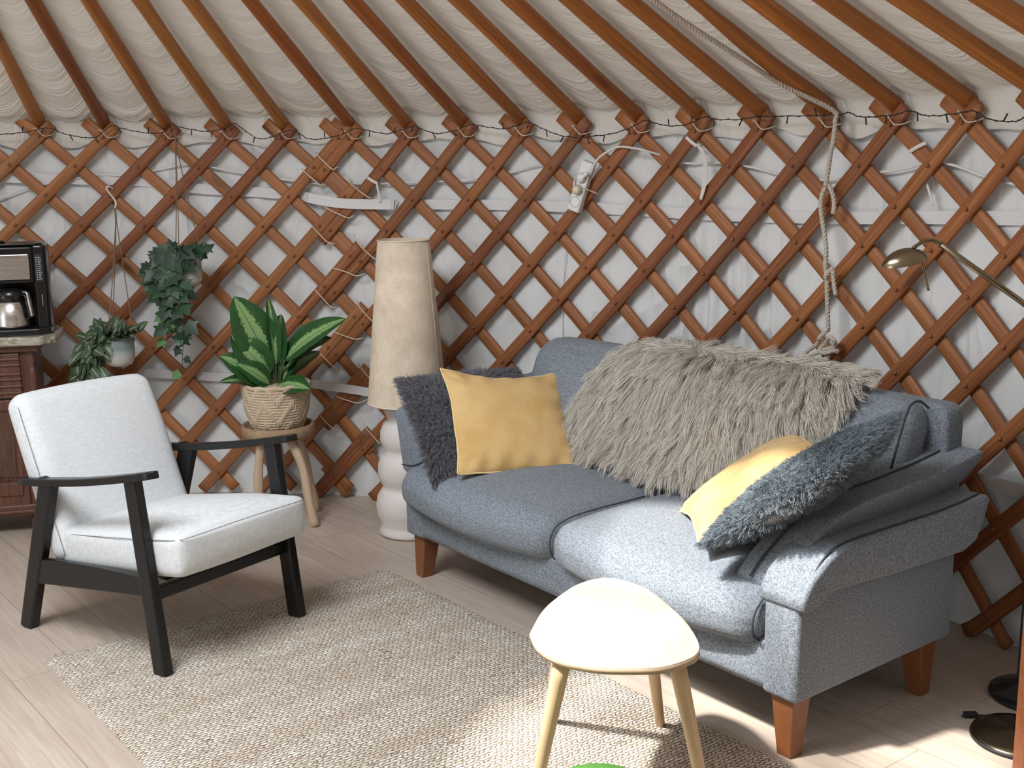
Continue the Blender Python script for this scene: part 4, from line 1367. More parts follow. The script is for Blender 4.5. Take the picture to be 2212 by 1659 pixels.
for x in (0.018, 0.580):
    bar((x, 0.029, 0.0085), (x, 0.112, 0.606), 0.036, 0.058, 0.032, 0.056).build('leg', 'black_wood', CHR)
    bar((x, 0.732, 0.0), (x, 0.545, 0.535), 0.036, 0.060, 0.032, 0.072).build('leg', 'black_wood', CHR)
    # armrest: a shaped board, thin, slanting to the rear
    ob = []
    ys = np.linspace(-0.005, 0.715, 22)
    for i, y in enumerate(ys):
        k = i / 21
        hw = 0.0235 * min(1, (max(0.0, 1 - (1 - k / 0.05) ** 2) if k < 0.05 else 1) ** 0.5 + 0.001) * min(1, ((max(0.0, 1 - ((k - 0.93) / 0.07) ** 2)) ** 0.5 if k > 0.93 else 1) + 0.001)
        ob.append((x, y, 0.640 - 0.128 * k - 0.012 * math.sin(k * PI), max(hw, 0.006)))
    P = np.array([o_[:3] for o_ in ob])
    g = sweep(P, rrect(2, 0.021, 0.010, 3), up=(0, 0, 1), smooth=True)
    V = np.array(g.v).reshape(len(P), -1, 3)
    for i in range(len(P)):
        V[i][:, 0] = x + (V[i][:, 0] - x) * ob[i][3]
    g.v = V.reshape(-1, 3).tolist()
    g.build('armrest', 'black_wood', CHR)
    # side rail, its upper edge dished
    top = [(0.085, 0.306), (0.20, 0.302), (0.35, 0.292), (0.48, 0.280), (0.56, 0.270), (0.615, 0.262), (0.645, 0.246)]
    bot = [(0.680, 0.168), (0.50, 0.192), (0.30, 0.219), (0.075, 0.248)]
    prism(top + bot, x - 0.013, x + 0.013, 'x', 0.005, 2, smooth=False).build('side_rail', 'black_wood', CHR)
bar((0.02, 0.078, 0.246), (0.58, 0.078, 0.246), 0.022, 0.042, 0.022, 0.042, up=(0, 0, 1)).build('front_rail', 'black_wood', CHR)
bar((0.02, 0.585, 0.235), (0.58, 0.585, 0.235), 0.022, 0.045, 0.022, 0.045, up=(0, 0, 1)).build('rear_rail', 'black_wood', CHR)
def cseat(P, U):
    P = P.copy()
    P[:, 2] += -0.085 * (P[:, 1] / 0.58 + 0.0)
    P[:, 0] *= 1.0 + 0.03 * np.clip(-U[:, 1], 0, 1)
    P[:, 2] += 0.003 * fnoise(P, 9, 5, 2)
    return P
o = softbox((0.515, 0.615, 0.135), 0.030, (18, 20, 8), (0.003, 0.010, 0.030), cseat).build('seat_cushion', 'linen', CHR)
o.location = (0.299, 0.245, 0.345)
tube([(-0.252, 0.28, 0.010), (-0.2605, 0.0, 0.050), (-0.262, -0.24, 0.086), (-0.252, -0.29, 0.094), (-0.222, -0.312, 0.099), (0.0, -0.318, 0.104), (0.222, -0.312, 0.099), (0.252, -0.29, 0.094), (0.262, -0.24, 0.086), (0.2605, 0.0, 0.050), (0.252, 0.28, 0.010)], 0.0013, 6, 6).build('seam', 'linen_seam', o)
LEAN = 0.385
def cback(P, U):
    P = P.copy()
    P[:, 1] -= 0.022 * np.clip(-U[:, 2], 0, 1) ** 2 * 0
    P[:, 1] += 0.018 * np.clip(U[:, 2], 0, 1) ** 2 * (U[:, 1] < 0.3)
    P[:, 2] += 0.003 * fnoise(P, 8, 15, 2)
    c, s = math.cos(LEAN), math.sin(LEAN)
    y, z = P[:, 1].copy(), P[:, 2].copy()
    P[:, 1] = y * c + z * s
    P[:, 2] = -y * s + z * c
    return P
o = softbox((0.53, 0.118, 0.575), 0.044, (18, 8, 20), (0.004, 0.016, 0.010), cback).build('back_cushion', 'linen', CHR)
o.location = (0.299, 0.648, 0.520)
def bk(x, y, z):
    c, s = math.cos(LEAN), math.sin(LEAN)
    return (x, y * c + z * s, -y * s + z * c)
tube([bk(-0.264, -0.034, -0.27), bk(-0.2655, -0.036, -0.1), bk(-0.2655, -0.034, 0.1), bk(-0.262, -0.028, 0.225), bk(-0.250, -0.012, 0.258), bk(-0.225, 0.002, 0.278)], 0.0013, 6, 6).build('seam', 'linen_seam', o)

# ================================================================== TRIPOD-TOP SIDE TABLE
def side_table():
    out = [(0.036, 2.590), (0.066, 2.715), (0.104, 2.805), (0.165, 2.905), (0.235, 2.952), (0.290, 2.930), (0.345, 2.862), (0.385, 2.745), (0.411, 2.640), (0.421, 2.520), (0.407, 2.462), (0.376, 2.428), (0.335, 2.402), (0.290, 2.392), (0.199, 2.396), (0.140, 2.416), (0.090, 2.450), (0.052, 2.510)]
    c = np.array([0.232, 2.66])
    t = thing('side_table', 'pale rounded-triangle side table on four splayed legs in the sun', 'table', (c[0], c[1], 0.0))
    lo = smooth_path(np.array([(x - c[0], y - c[1], 0) for x, y in out] + [(out[0][0] - c[0], out[0][1] - c[1], 0)]), 5)[:-1, :2]
    prism([tuple(p) for p in lo], 0.431, 0.449, 'z', 0.0025, 2, smooth=False).build('table_top', 'birch_top', t)
    e = G()
    loop = np.array([(x * 0.9992, y * 0.9992, 0.4395) for x, y in lo])
    sweep(np.vstack([loop, loop[:1]]), np.array([(-0.0012, -0.0072), (0.0022, -0.0072), (0.0022, 0.0062), (-0.0012, 0.0062)]), up=(0, 0, 1), cap=False).build('edge_band', 'birch_edge', t)
    for (tx, ty), (bx, by) in zip(((0.108, 2.480), (0.362, 2.468), (0.130, 2.80), (0.330, 2.79)), ((0.030, 2.515), (0.452, 2.500), (0.092, 3.022), (0.398, 2.990))):
        P = np.array([(tx - c[0], ty - c[1], 0.431), ((tx + bx) / 2 - c[0], (ty + by) / 2 - c[1], 0.222), (bx - c[0], by - c[1], 0.0085)])
        tube(P, 0.0205, 14, 4, scale=np.linspace(1.0, 0.62, 9)).build('leg', 'birch_leg', t)
    return t
side_table()

# ================================================================== GREEN POUF
pf = lathe([(0.0, 0.014), (0.10, 0.014), (0.145, 0.03), (0.165, 0.08), (0.168, 0.15), (0.158, 0.21), (0.135, 0.252), (0.10, 0.277), (0.06, 0.289), (0.025, 0.293), (0.0, 0.294)], 48).build('pouf', 'felt')
pf.location = (0.172, 2.196, 0)
tag(pf, 'round grass-green felt pouf peeking in at the bottom below the side table', 'pouf')
# ================================================================== CORDS, BANDS AND CABLES ON THE WALL   (angle round the yurt, height)
BAND_UP = [(-0.2638,1.484),(-0.2414,1.481),(-0.1435,1.467),(-0.066,1.456),(0.0192,1.418),(0.0943,1.402),(0.1513,1.384),(0.1881,1.365),(0.2203,1.352),(0.2723,1.348),(0.2862,1.347),(0.377,1.347),(0.4804,1.344),(0.6201,1.331),(0.6945,1.322),(0.779,1.32),(0.8719,1.324),(0.9816,1.338),(1.0894,1.348),(1.1126,1.349)]
BAND_LOW = [(-0.2857,0.651),(-0.2048,0.621),(-0.0962,0.59),(-0.0214,0.57),(0.0552,0.555),(0.1332,0.54),(0.1709,0.538),(0.2106,0.524),(0.2439,0.511),(0.2774,0.505)]
BAND_LOWR = [(0.8832,0.552),(0.9415,0.529),(0.9924,0.519),(1.0524,0.514),(1.1108,0.518),(1.135,0.519)]
CABLE1 = [(-0.2669,1.359),(-0.2434,1.391),(-0.2258,1.415),(-0.2081,1.436),(-0.1858,1.449),(-0.161,1.46),(-0.1311,1.483),(-0.1072,1.486),(-0.0863,1.483),(-0.0527,1.498),(-0.028,1.513),(-0.0062,1.529),(0.0154,1.524),(0.0461,1.505),(0.0958,1.473),(0.1463,1.451),(0.1845,1.436),(0.2424,1.437),(0.2812,1.439),(0.3136,1.444),(0.3783,1.449),(0.4042,1.466),(0.4429,1.483),(0.4686,1.506),(0.4878,1.52),(0.507,1.542),(0.5324,1.593),(0.5462,1.614),(0.5576,1.608),(0.5639,1.577),(0.5627,1.541),(0.5589,1.508)]
CABLE2 = [(0.5596,1.445),(0.5653,1.482),(0.5715,1.522),(0.5815,1.551),(0.5983,1.579),(0.617,1.576),(0.6325,1.567),(0.6573,1.538),(0.6789,1.516),(0.7244,1.515),(0.7544,1.505),(0.7782,1.491),(0.8077,1.468),(0.8368,1.456),(0.8653,1.456),(0.8988,1.469),(0.9261,1.482),(0.9583,1.497),(0.974,1.509),(1.0002,1.509),(1.0212,1.492),(1.042,1.47),(1.0883,1.44),(1.1117,1.428)]
STRIP = [(0.5594,1.508),(0.5422,1.344)]
LACE = [[(0.1792,1.571),(0.1902,1.533),(0.2014,1.501),(0.206,1.509)],[(0.1599,1.5),(0.1713,1.466),(0.1838,1.433),(0.1877,1.435)],[(0.2185,1.476),(0.2259,1.44),(0.2391,1.404),(0.2505,1.378)],[(0.1909,1.333),(0.2068,1.308),(0.2209,1.29),(0.2268,1.298)],[(0.1704,1.252),(0.1797,1.219),(0.1897,1.186),(0.1974,1.178)],[(0.2284,1.209),(0.2365,1.169),(0.2473,1.135),(0.2568,1.109)],[(0.1973,1.068),(0.2136,1.054),(0.2291,1.036),(0.2384,1.043)],[(0.1706,0.97),(0.1806,0.933),(0.1906,0.898),(0.1971,0.892)],[(0.2291,0.917),(0.2347,0.888),(0.241,0.864),(0.2513,0.829)],[(0.1958,0.779),(0.2101,0.765),(0.2232,0.752),(0.2326,0.755)],[(0.1709,0.693),(0.1823,0.654),(0.1951,0.617),(0.2036,0.609)],[(0.2285,0.632),(0.2349,0.608),(0.242,0.581),(0.2498,0.558)],[(0.1968,0.482),(0.2113,0.469),(0.2253,0.46),(0.2368,0.474)],[(0.1716,0.39),(0.1793,0.362),(0.1883,0.335),(0.1949,0.329)],[(0.2329,0.358),(0.2374,0.339),(0.2419,0.322),(0.2536,0.277)]]
TAPES = [[(0.249,1.464),(0.2559,1.45),(0.263,1.438)],[(0.2617,1.44),(0.2633,1.408),(0.266,1.358)],[(0.6885,1.613),(0.6953,1.595),(0.7028,1.578)],[(0.7064,1.581),(0.7133,1.553),(0.718,1.489),(0.716,1.43),(0.7109,1.379)],[(0.7052,1.581),(0.7121,1.547),(0.715,1.489),(0.7136,1.43),(0.7102,1.382)],[(0.9622,1.547),(0.971,1.562),(0.9814,1.576)],[(0.975,1.521),(0.9771,1.498),(0.9757,1.513)],[(0.9805,1.46),(0.9868,1.413),(0.9913,1.376)]]
STRING = [(-0.255,1.669),(-0.2326,1.664),(-0.2096,1.67),(-0.1891,1.681),(-0.1838,1.687),(-0.1686,1.687),(-0.1545,1.667),(-0.14,1.656),(-0.1254,1.648),(-0.1103,1.654),(-0.0914,1.697),(-0.0796,1.687),(-0.0557,1.67),(-0.0375,1.664),(-0.022,1.671),(-0.0123,1.694),(0.003,1.686),(0.0307,1.671),(0.0558,1.678),(0.0707,1.703),(0.0841,1.675),(0.1025,1.637),(0.1248,1.644),(0.1443,1.669),(0.157,1.662),(0.1726,1.632),(0.1952,1.633),(0.2179,1.648),(0.2376,1.674),(0.2536,1.666),(0.2794,1.649),(0.2989,1.661),(0.3186,1.679),(0.3282,1.669),(0.3507,1.647),(0.3703,1.653),(0.3931,1.675),(0.4028,1.678),(0.4222,1.669),(0.4448,1.66),(0.4674,1.674),(0.4803,1.684),(0.4963,1.661),(0.5187,1.634),(0.5443,1.619),(0.573,1.623),(0.6014,1.635),(0.6265,1.662),(0.6402,1.678),(0.6545,1.666),(0.6763,1.654),(0.7008,1.662),(0.719,1.684),(0.7342,1.673),(0.7614,1.67),(0.7911,1.677),(0.8029,1.676),(0.8321,1.676),(0.8667,1.672),(0.8808,1.677),(0.8905,1.673),(0.9005,1.679),(0.9119,1.666),(0.9286,1.661),(0.9559,1.665),(0.9719,1.675),(0.9882,1.661),(1.0041,1.658),(1.03,1.663),(1.0453,1.666),(1.0611,1.64),(1.0813,1.631),(1.0936,1.633),(1.1017,1.643),(1.1199,1.649)]
ROPE = [(0.8829,1.688),(0.8863,1.652),(0.8858,1.609),(0.8845,1.578),(0.8822,1.548),(0.881,1.514),(0.8789,1.467),(0.8776,1.436)]
ROPE_A = [(0.8781,1.442),(0.8728,1.411),(0.8711,1.368),(0.8742,1.313),(0.8771,1.274),(0.8802,1.218),(0.8798,1.17),(0.8822,1.123),(0.8837,1.059),(0.8853,0.995),(0.8867,0.938)]
ROPE_B = [(0.8803,1.442),(0.886,1.408),(0.8883,1.37),(0.887,1.343)]
ROPE_C = [(0.8909,1.157),(0.8931,1.126),(0.8954,1.087),(0.8975,1.067)]
ROPE_KNOT = [(0.8888,0.945),(0.8815,0.916),(0.876,0.891),(0.8644,0.866),(0.8617,0.848),(0.8689,0.846),(0.8822,0.869),(0.8967,0.889),(0.8993,0.911),(0.8933,0.921),(0.8847,0.901),(0.8792,0.871),(0.8882,0.863),(0.8981,0.874),(0.9005,0.868)]
ROPE_TAIL = [(0.8871,0.862),(0.8883,0.825),(0.8887,0.796)]
HOOK = [(-0.099,1.351),(-0.1021,1.402),(-0.104,1.426),(-0.1013,1.436),(-0.0979,1.426)]
def flat_band(pts, dr, w_, t_=0.0022):
    p = smooth_path(WP(pts, 0) if dr is None else WP(pts, dr), 5)
    n = np.stack([-(p[:, 0] - CX), -(p[:, 1] - CY), 0 * p[:, 0]], 1)
    return sweep(p, np.array([(-w_ / 2, -t_ / 2), (w_ / 2, -t_ / 2), (w_ / 2, t_ / 2), (-w_ / 2, t_ / 2)]), up=unit(n))
def band_path(segs):
    return np.vstack([WP(p, d) for p, d in segs])
def world_band(segs, w_, t_=0.0022):
    p = smooth_path(band_path(segs), 5)
    n = np.stack([-(p[:, 0] - CX), -(p[:, 1] - CY), 0 * p[:, 0]], 1)
    return sweep(p, np.array([(-w_ / 2, -t_ / 2), (w_ / 2, -t_ / 2), (w_ / 2, t_ / 2), (-w_ / 2, t_ / 2)]), up=unit(n), smooth=False)
BU = BAND_UP
BAND_UP_IN = ((BU[6][0] * 2 + BU[7][0]) / 3, (BU[6][1] * 2 + BU[7][1]) / 3)
nb = len(BU) - 13
o = world_band([(BU[:7], 0.048), ([BAND_UP_IN], 0.02), (BU[7:9], -0.008), ([(BU[9][0] + 0.006, BU[9][1])], 0.012), ([(BU[10][0] + 0.002, BU[10][1])], 0.048), (BU[11:], 0.048)], 0.043).build('webbing_band', 'band', loc=W(*BU[8], 0).tolist())
tag(o, 'upper white webbing band running right across the wall under the cable', 'band')
o = world_band([(BAND_LOW[:6], 0.048), (BAND_LOW[6:], -0.008)], 0.040).build('webbing_band', 'band', loc=W(*BAND_LOW[3], 0).tolist())
tag(o, 'lower white webbing band passing behind the basket plant to the cone lampshade', 'band')
o = world_band([(BAND_LOWR, 0.048)], 0.045).build('webbing_band', 'band', loc=W(*BAND_LOWR[2], 0).tolist())
tag(o, 'lower white webbing band behind the outer arm of the sofa', 'band')

def cable(pts, dr, r=0.0042):
    return tube(WP(pts, dr), r, 8, 6)
o = cable(CABLE1, 0.042).build('power_cable', 'cable', loc=W(*CABLE1[18], 0.04).tolist())
tag(o, 'white power cable wandering along the wall from the coffee maker to the power strip', 'cable')
# the second cable ends in an angled plug in the strip
c2 = thing('power_cable', 'white cable with an angled plug running from the power strip toward the brass lamp', 'cable', W(*CABLE2[0], -0.03))
p2 = np.vstack([WP(CABLE2[:4], -0.03), WP(CABLE2[4:7], -0.012), WP(CABLE2[7:], 0.042)])
tube(p2, 0.0044, 8, 6).build('cord', 'cable', c2, world=True)

# power strip tied to a slat
sa, sb = np.array(W(*STRIP[0], -0.020)), np.array(W(*STRIP[1], -0.020))
ax = unit(sb - sa)
mid = (sa + sb) / 2
nin = unit(np.array([CX - mid[0], CY - mid[1], 0]))
sx_ = np.cross(nin, ax)
SL = float(np.linalg.norm(sb - sa)) + 0.035
def SP(a, b, c):          # along, across, toward the room
    return mid + ax * a + sx_ * b + nin * c
def to_strip(g):
    v = np.array(g.v)
    g.v = (mid + v[:, 0:1] * ax + v[:, 1:2] * sx_ + v[:, 2:3] * nin).tolist()
    return g
strip = thing('power_strip', 'white three-socket power strip tied slantwise to the lattice', 'power strip', mid)
to_strip(box(-SL / 2, SL / 2, -0.027, 0.027, -0.018, 0.018, 0.007, 3)).build('body', 'white_plastic', strip, world=True)
for i, a in enumerate((-0.038, 0.012, 0.062)):
    a = a + 0.002
    s_ = to_strip(lathe([(0.0, 0.0130), (0.0185, 0.0130), (0.0195, 0.0190), (0.0215, 0.0192), (0.0215, 0.017)], 26, (a, 0, 0), cap=False)).build('socket', 'grey_plastic', strip, world=True)
    hb = G()
    for sgn in (-1, 1):
        hb.join(lathe([(0.0, 0.0135), (0.0026, 0.0136), (0.0026, 0.0125)], 10, (a + sgn * 0.0067, sgn * 0.0067, 0), cap=False))
    hb.join(box(a - 0.002, a + 0.010, 0.0165, 0.0180, 0.0128, 0.0145, 0))
    to_strip(hb).build('contact_hole', 'black_matte', s_, world=True)
# dark hairline and faint red print on the side of the strip
to_strip(box(-0.03, 0.065, -0.0276, -0.0268, -0.001, 0.001, 0)).build('side_line', 'black_matte', strip, world=True)
rm = G()
for i in range(9):
    rm.join(box(-0.012 + i * 0.0055, -0.0085 + i * 0.0055, -0.0276, -0.0268, -0.0090, -0.0055, 0))
to_strip(rm).build('printed_mark', 'red_mark', strip, world=True)
# angled plug
g = to_strip(lathe([(0.0, 0.016), (0.0170, 0.016), (0.0172, 0.034), (0.0140, 0.041), (0.0, 0.042)], 22, (-0.036, 0, 0)))
g.join(tube([SP(-0.036, 0.004, 0.034), SP(-0.050, 0.014, 0.034), SP(-0.066, 0.024, 0.032)], 0.0075, 10, 4))
g.join(tube([SP(-0.062, 0.022, 0.032), p2[0] * 0.5 + SP(-0.070, 0.027, 0.030) * 0.5, p2[0] + (p2[0] - p2[1]) * 0.02], 0.0044, 8, 4))
g.build('plug', 'white_plastic', c2, world=True)
pl_ = thing('plug', 'round cream plug in the middle socket of the power strip', 'plug', SP(0.014, 0, 0.02))
g = to_strip(lathe([(0.0, 0.0165), (0.0178, 0.0165), (0.0182, 0.028), (0.0165, 0.042), (0.0100, 0.048), (0.0, 0.0485)], 26, (0.014, 0, 0)))
g.build('plug_body', 'cream_plastic', pl_, world=True)
tube([SP(0.006, -0.014, 0.036), SP(-0.010, -0.022, 0.032), SP(-0.022, -0.026, 0.022), SP(-0.030, -0.030, 0.006), SP(-0.020, -0.032, -0.012)], 0.0032, 8, 5).build('cord', 'cable', pl_, world=True)
o = tube([SP(-0.004, -0.030, -0.006), SP(-0.003, -0.024, 0.019), SP(-0.001, 0.010, 0.0195), SP(0.0, 0.029, 0.017), SP(0.004, 0.055, -0.004), SP(0.006, 0.070, -0.010)], 0.0022, 6, 5).build('cable_tie', 'cord', loc=SP(0, 0, 0).tolist())
tag(o, 'thin white tie holding the power strip to its slat', 'cable tie')

# cream lacing cords over the joint of the two panels
ORD = ['first', 'second', 'third', 'fourth', 'fifth', 'sixth', 'seventh', 'eighth', 'ninth', 'tenth', 'eleventh', 'twelfth', 'thirteenth', 'fourteenth', 'fifteenth']
for i, pts in enumerate(LACE):
    p = WP(pts, -0.010)
    a_, b_ = pts[0], pts[-1]
    p = np.vstack([W(a_[0] - 0.002, a_[1] + 0.002, 0.012), W(a_[0] - 0.0015, a_[1] + 0.001, -0.002), p[1:-1], W(b_[0], b_[1], -0.004), W(b_[0] + 0.002, b_[1], 0.012)])
    o = tube(p, 0.0027, 7, 5).build('lacing_cord', 'lace', loc=p[2].tolist())
    extra = {0: ', nearest the roof poles', 2: ', just above the white band', 3: ', just below the white band', 9: ', beside the top of the plant leaf', 14: ', lowest of all near the floor lamp'}.get(i, ' counted from the roof')
    tag(o, ORD[i] + ' cream lacing cord down the lattice joint' + extra, 'cord', 'cream lacing cords on the lattice joint')
o = tube(WP([(0.5285, 1.344), (0.5234, 1.242), (0.5169, 1.126), (0.5135, 0.971), (0.514, 0.785)], 0.046), 0.0016, 6, 6).build('thin_cord', 'cable', loc=W(0.519, 1.1, 0.04).tolist())
tag(o, 'thin white cord hanging straight down the canvas below the power strip', 'cord')
# flat white tapes knotted on the slats
def tape(pts, dr, w_=0.011):
    return flat_band(pts, dr, w_, 0.0018)
for ids, lab in (((0, 1), 'white tape tied round a slat beside the laced joint, short tail hanging'), ((2, 3, 4), 'white tape knotted round a slat with a long double loop hanging'), ((5, 6, 7), 'white tape wrapped round a back slat near the brass lamp head')):
    g = G()
    for q in ids:
        loop = q in (0, 2, 5)
        dr = -0.004 if q != 5 else 0.016
        if q in (3, 4):
            dr = -0.010
        if q in (6, 7):
            dr = 0.026
        g.join(tape(TAPES[q], dr, 0.0125 if loop else 0.009))
    if ids[0] == 2:
        k = W(*TAPES[3][0], -0.008)
        v = lathe([(0, -0.008), (0.008, -0.005), (0.010, 0), (0.008, 0.005), (0, 0.008)], 10, k)
        g.join(v)
    o = g.build('tie_tape', 'tape', loc=W(*TAPES[ids[0]][0], 0).tolist())
    tag(o, lab, 'tape', 'white tie tapes on the lattice')

# ------------------------------------------------------------------ fairy lights
fs = thing('string_lights', 'black wire fairy lights strung along the top of the lattice', 'string lights', W(*STRING[20], -0.03))
sp = smooth_path(WP(STRING, -0.036), 5)
wob = 0.0022 * fnoise(sp, 60, 9, 2)
sp[:, 2] += wob
tube(sp, 0.0017, 6, 0).build('wire', 'wire_black', fs, world=True)
tube(sp + np.stack([0.001 * np.sin(np.arange(len(sp)) * 1.9), 0.001 * np.cos(np.arange(len(sp)) * 1.9), 0.0028 * np.cos(np.arange(len(sp)) * 1.9)], 1), 0.0013, 5, 0).build('wire', 'wire_black', fs, world=True)
q = np.random.default_rng(4)
L_ = np.concatenate([[0], np.cumsum(np.linalg.norm(np.diff(sp, axis=0), axis=1))])
d_ = 0.03
while d_ < L_[-1]:
    i = int(np.searchsorted(L_, d_))
    i = min(max(i, 1), len(sp) - 2)
    p = sp[i]
    t = unit(sp[i + 1] - sp[i - 1])
    up_ = q.uniform() < 0.2
    d = unit(np.array([0, 0, 1.0 if up_ else -1.0]) + t * q.uniform(-0.7, 0.7))
    tube([p, p + d * 0.012, p + d * 0.026], 0.0026, 6, 2).build('bulb', 'wire_black', fs, world=True)
    d_ += q.uniform(0.075, 0.125)

# ------------------------------------------------------------------ thick braided rope
def braid(p, r, seed=0, pitch=0.042, strands_=3):
    p = smooth_path(p, 8)
    L = np.concatenate([[0], np.cumsum(np.linalg.norm(np.diff(p, axis=0), axis=1))])
    m = max(8, int(L[-1] / 0.004))
    s = np.linspace(0, L[-1], m)
    p = np.stack([np.interp(s, L, p[:, i]) for i in range(3)], 1)
    t, n, b = frames(p)
    g = G()
    for k in range(strands_):
        a = s / pitch * 2 * PI + k * 2 * PI / strands_
        q_ = p + n * (np.cos(a) * r * 0.52)[:, None] + b * (np.sin(a) * r * 0.52)[:, None]
        rr = r * 0.56 * (1 + 0.06 * np.sin(s * 300 + k))
        g.join(sweep(q_, circ(1.0, 8), scale=rr))
    return g
rope = thing('rope', 'thick off-white rope running down a roof pole and hanging knotted behind the sofa', 'rope', W(*ROPE[1], -0.04))
ph7, z7 = bolt('R', 7, 0)
inw = np.array([-math.sin(ph7), -math.cos(ph7), SLOPE])
sd7 = np.array([math.cos(ph7), -math.sin(ph7), 0])
b7 = np.array([CX + R * math.sin(ph7), CY + R * math.cos(ph7), z7 + 0.067])
alongp = [b7 + inw * T - sd7 * o_ + np.array([0, 0, -dz]) for T, o_, dz in ((2.0, .05, .02), (1.4, .055, .03), (1.0, .055, .035), (0.7, .05, .035), (0.45, .030, .028), (0.22, .012, .020))]
main = np.vstack([alongp, WP(ROPE, -0.045)])
braid(main, 0.0082, 1).build('rope_strand', 'rope', rope, world=True)
braid(WP(ROPE_A, -0.038), 0.0080, 2).build('rope_strand', 'rope', rope, world=True)
braid(WP(ROPE_B, -0.040), 0.0076, 3).build('rope_strand', 'rope', rope, world=True)
braid(np.vstack([WP([ROPE_A[7]], -0.050), WP(ROPE_C, -0.050)]), 0.0076, 4).build('rope_strand', 'rope', rope, world=True)
kn = WP(ROPE_KNOT, -0.05)
for i in range(len(kn)):
    kn[i] += unit(np.array([CX - kn[i][0], CY - kn[i][1], 0])) * (0.012 * math.sin(i * 1.7))
braid(kn, 0.0080, 5).build('knot', 'rope', rope, world=True)
braid(WP(ROPE_TAIL, -0.046), 0.0078, 6).build('rope_tail', 'rope', rope, world=True)
# ================================================================== FLOOR LAMP WITH CONE SHADE
LX, LY = -0.430, 4.735
lamp = thing('cone_floor_lamp', 'floor lamp with tall parchment cone shade and lobed whitewashed base beside the sofa', 'lamp', (LX, LY, 0))
lathe([(0.0, 0.0), (0.118, 0.0), (0.130, 0.006), (0.132, 0.020), (0.122, 0.034), (0.122, 0.05), (0.138, 0.085), (0.144, 0.125), (0.137, 0.165), (0.118, 0.195), (0.108, 0.205), (0.122, 0.225), (0.132, 0.262), (0.130, 0.302), (0.116, 0.338), (0.096, 0.355), (0.108, 0.374), (0.119, 0.405), (0.117, 0.44), (0.103, 0.473), (0.084, 0.49), (0.092, 0.506), (0.100, 0.53), (0.096, 0.56), (0.07, 0.585), (0.03, 0.595), (0.02, 0.60), (0.018, 0.74), (0.0, 0.745)], 56).build('lamp_base', 'ceramic', lamp)
n_ = 64
def shade(zb, zt, rb, rt, th):
    return lathe([(rb, zb), (rb * .5 + rt * .5, (zb + zt) / 2), (rt, zt), (rt - th, zt), ((rb + rt) / 2 - th, (zb + zt) / 2), (rb - th, zb), (rb, zb)], n_, cap=False)
sh = shade(0.560, 1.225, 0.1640, 0.1045, 0.0018).build('lamp_shade', 'parchment', lamp)
for r_, z_ in ((0.1645, 0.562), (0.105, 1.223)):
    ring = [(r_ * math.cos(i / 64 * 2 * PI), r_ * math.sin(i / 64 * 2 * PI), z_) for i in range(65)]
    sweep(np.array(ring), circ(0.0026, 6), up=(0, 0, 1), cap=False).build('rim', 'parchment_rim', sh)
a_ = math.radians(-25)
sweep(np.array([(0.1648 * math.cos(a_), 0.1648 * math.sin(a_), 0.565), (0.1052 * math.cos(a_), 0.1052 * math.sin(a_), 1.22)]), rrect(0.010, 0.0012, 0.0005, 1), up=(math.cos(a_), math.sin(a_), 0.1)).build('seam', 'parchment_rim', sh)
sp_ = G()
for i in range(3):
    a_ = i * 2 * PI / 3
    sp_.join(tube([(0, 0, 1.17), (0.1035 * math.cos(a_), 0.1035 * math.sin(a_), 1.20)], 0.0015, 6, 2))
sp_.join(tube([(0, 0, 0.72), (0, 0, 1.175)], 0.006, 10, 2))
sp_.build('shade_carrier', 'steel', lamp)

# ================================================================== PLANT STOOL, BASKET AND PLANT
PX, PY = -1.010, 4.935
SZ = 0.385
st = thing('plant_stool', 'round wooden plant stool with raised rim and peeled log legs', 'stool', (PX, PY, 0))
lathe([(0.0, SZ - 0.012), (0.135, SZ - 0.012), (0.150, SZ - 0.008), (0.156, SZ + 0.012), (0.157, SZ + 0.034), (0.152, SZ + 0.045), (0.145, SZ + 0.046), (0.139, SZ + 0.038), (0.134, SZ + 0.018), (0.0, SZ + 0.014)], 48).build('seat', 'tray_wood', st)
for k, (ax_, ay_, bx_, by_, bend) in enumerate(((0.062, -0.055, 0.160, -0.105, 0.016), (-0.060, -0.055, -0.088, -0.095, -0.008), (-0.025, 0.070, -0.030, 0.130, 0.01), (0.072, 0.062, 0.130, 0.120, 0.0))):
    P = [(ax_, ay_, SZ - 0.011), (ax_ * .66 + bx_ * .34 + bend, ay_ * .66 + by_ * .34, SZ * .66), (ax_ * .3 + bx_ * .7 + bend * .3, ay_ * .3 + by_ * .7, SZ * .3), (bx_, by_, 0.0)]
    tube(P, 0.020, 12, 5, scale=1 + 0.08 * np.sin(np.arange(16) * 0.9 + k), seed=k * 3).build('leg', 'raw_log', st)
BZ = SZ + 0.015
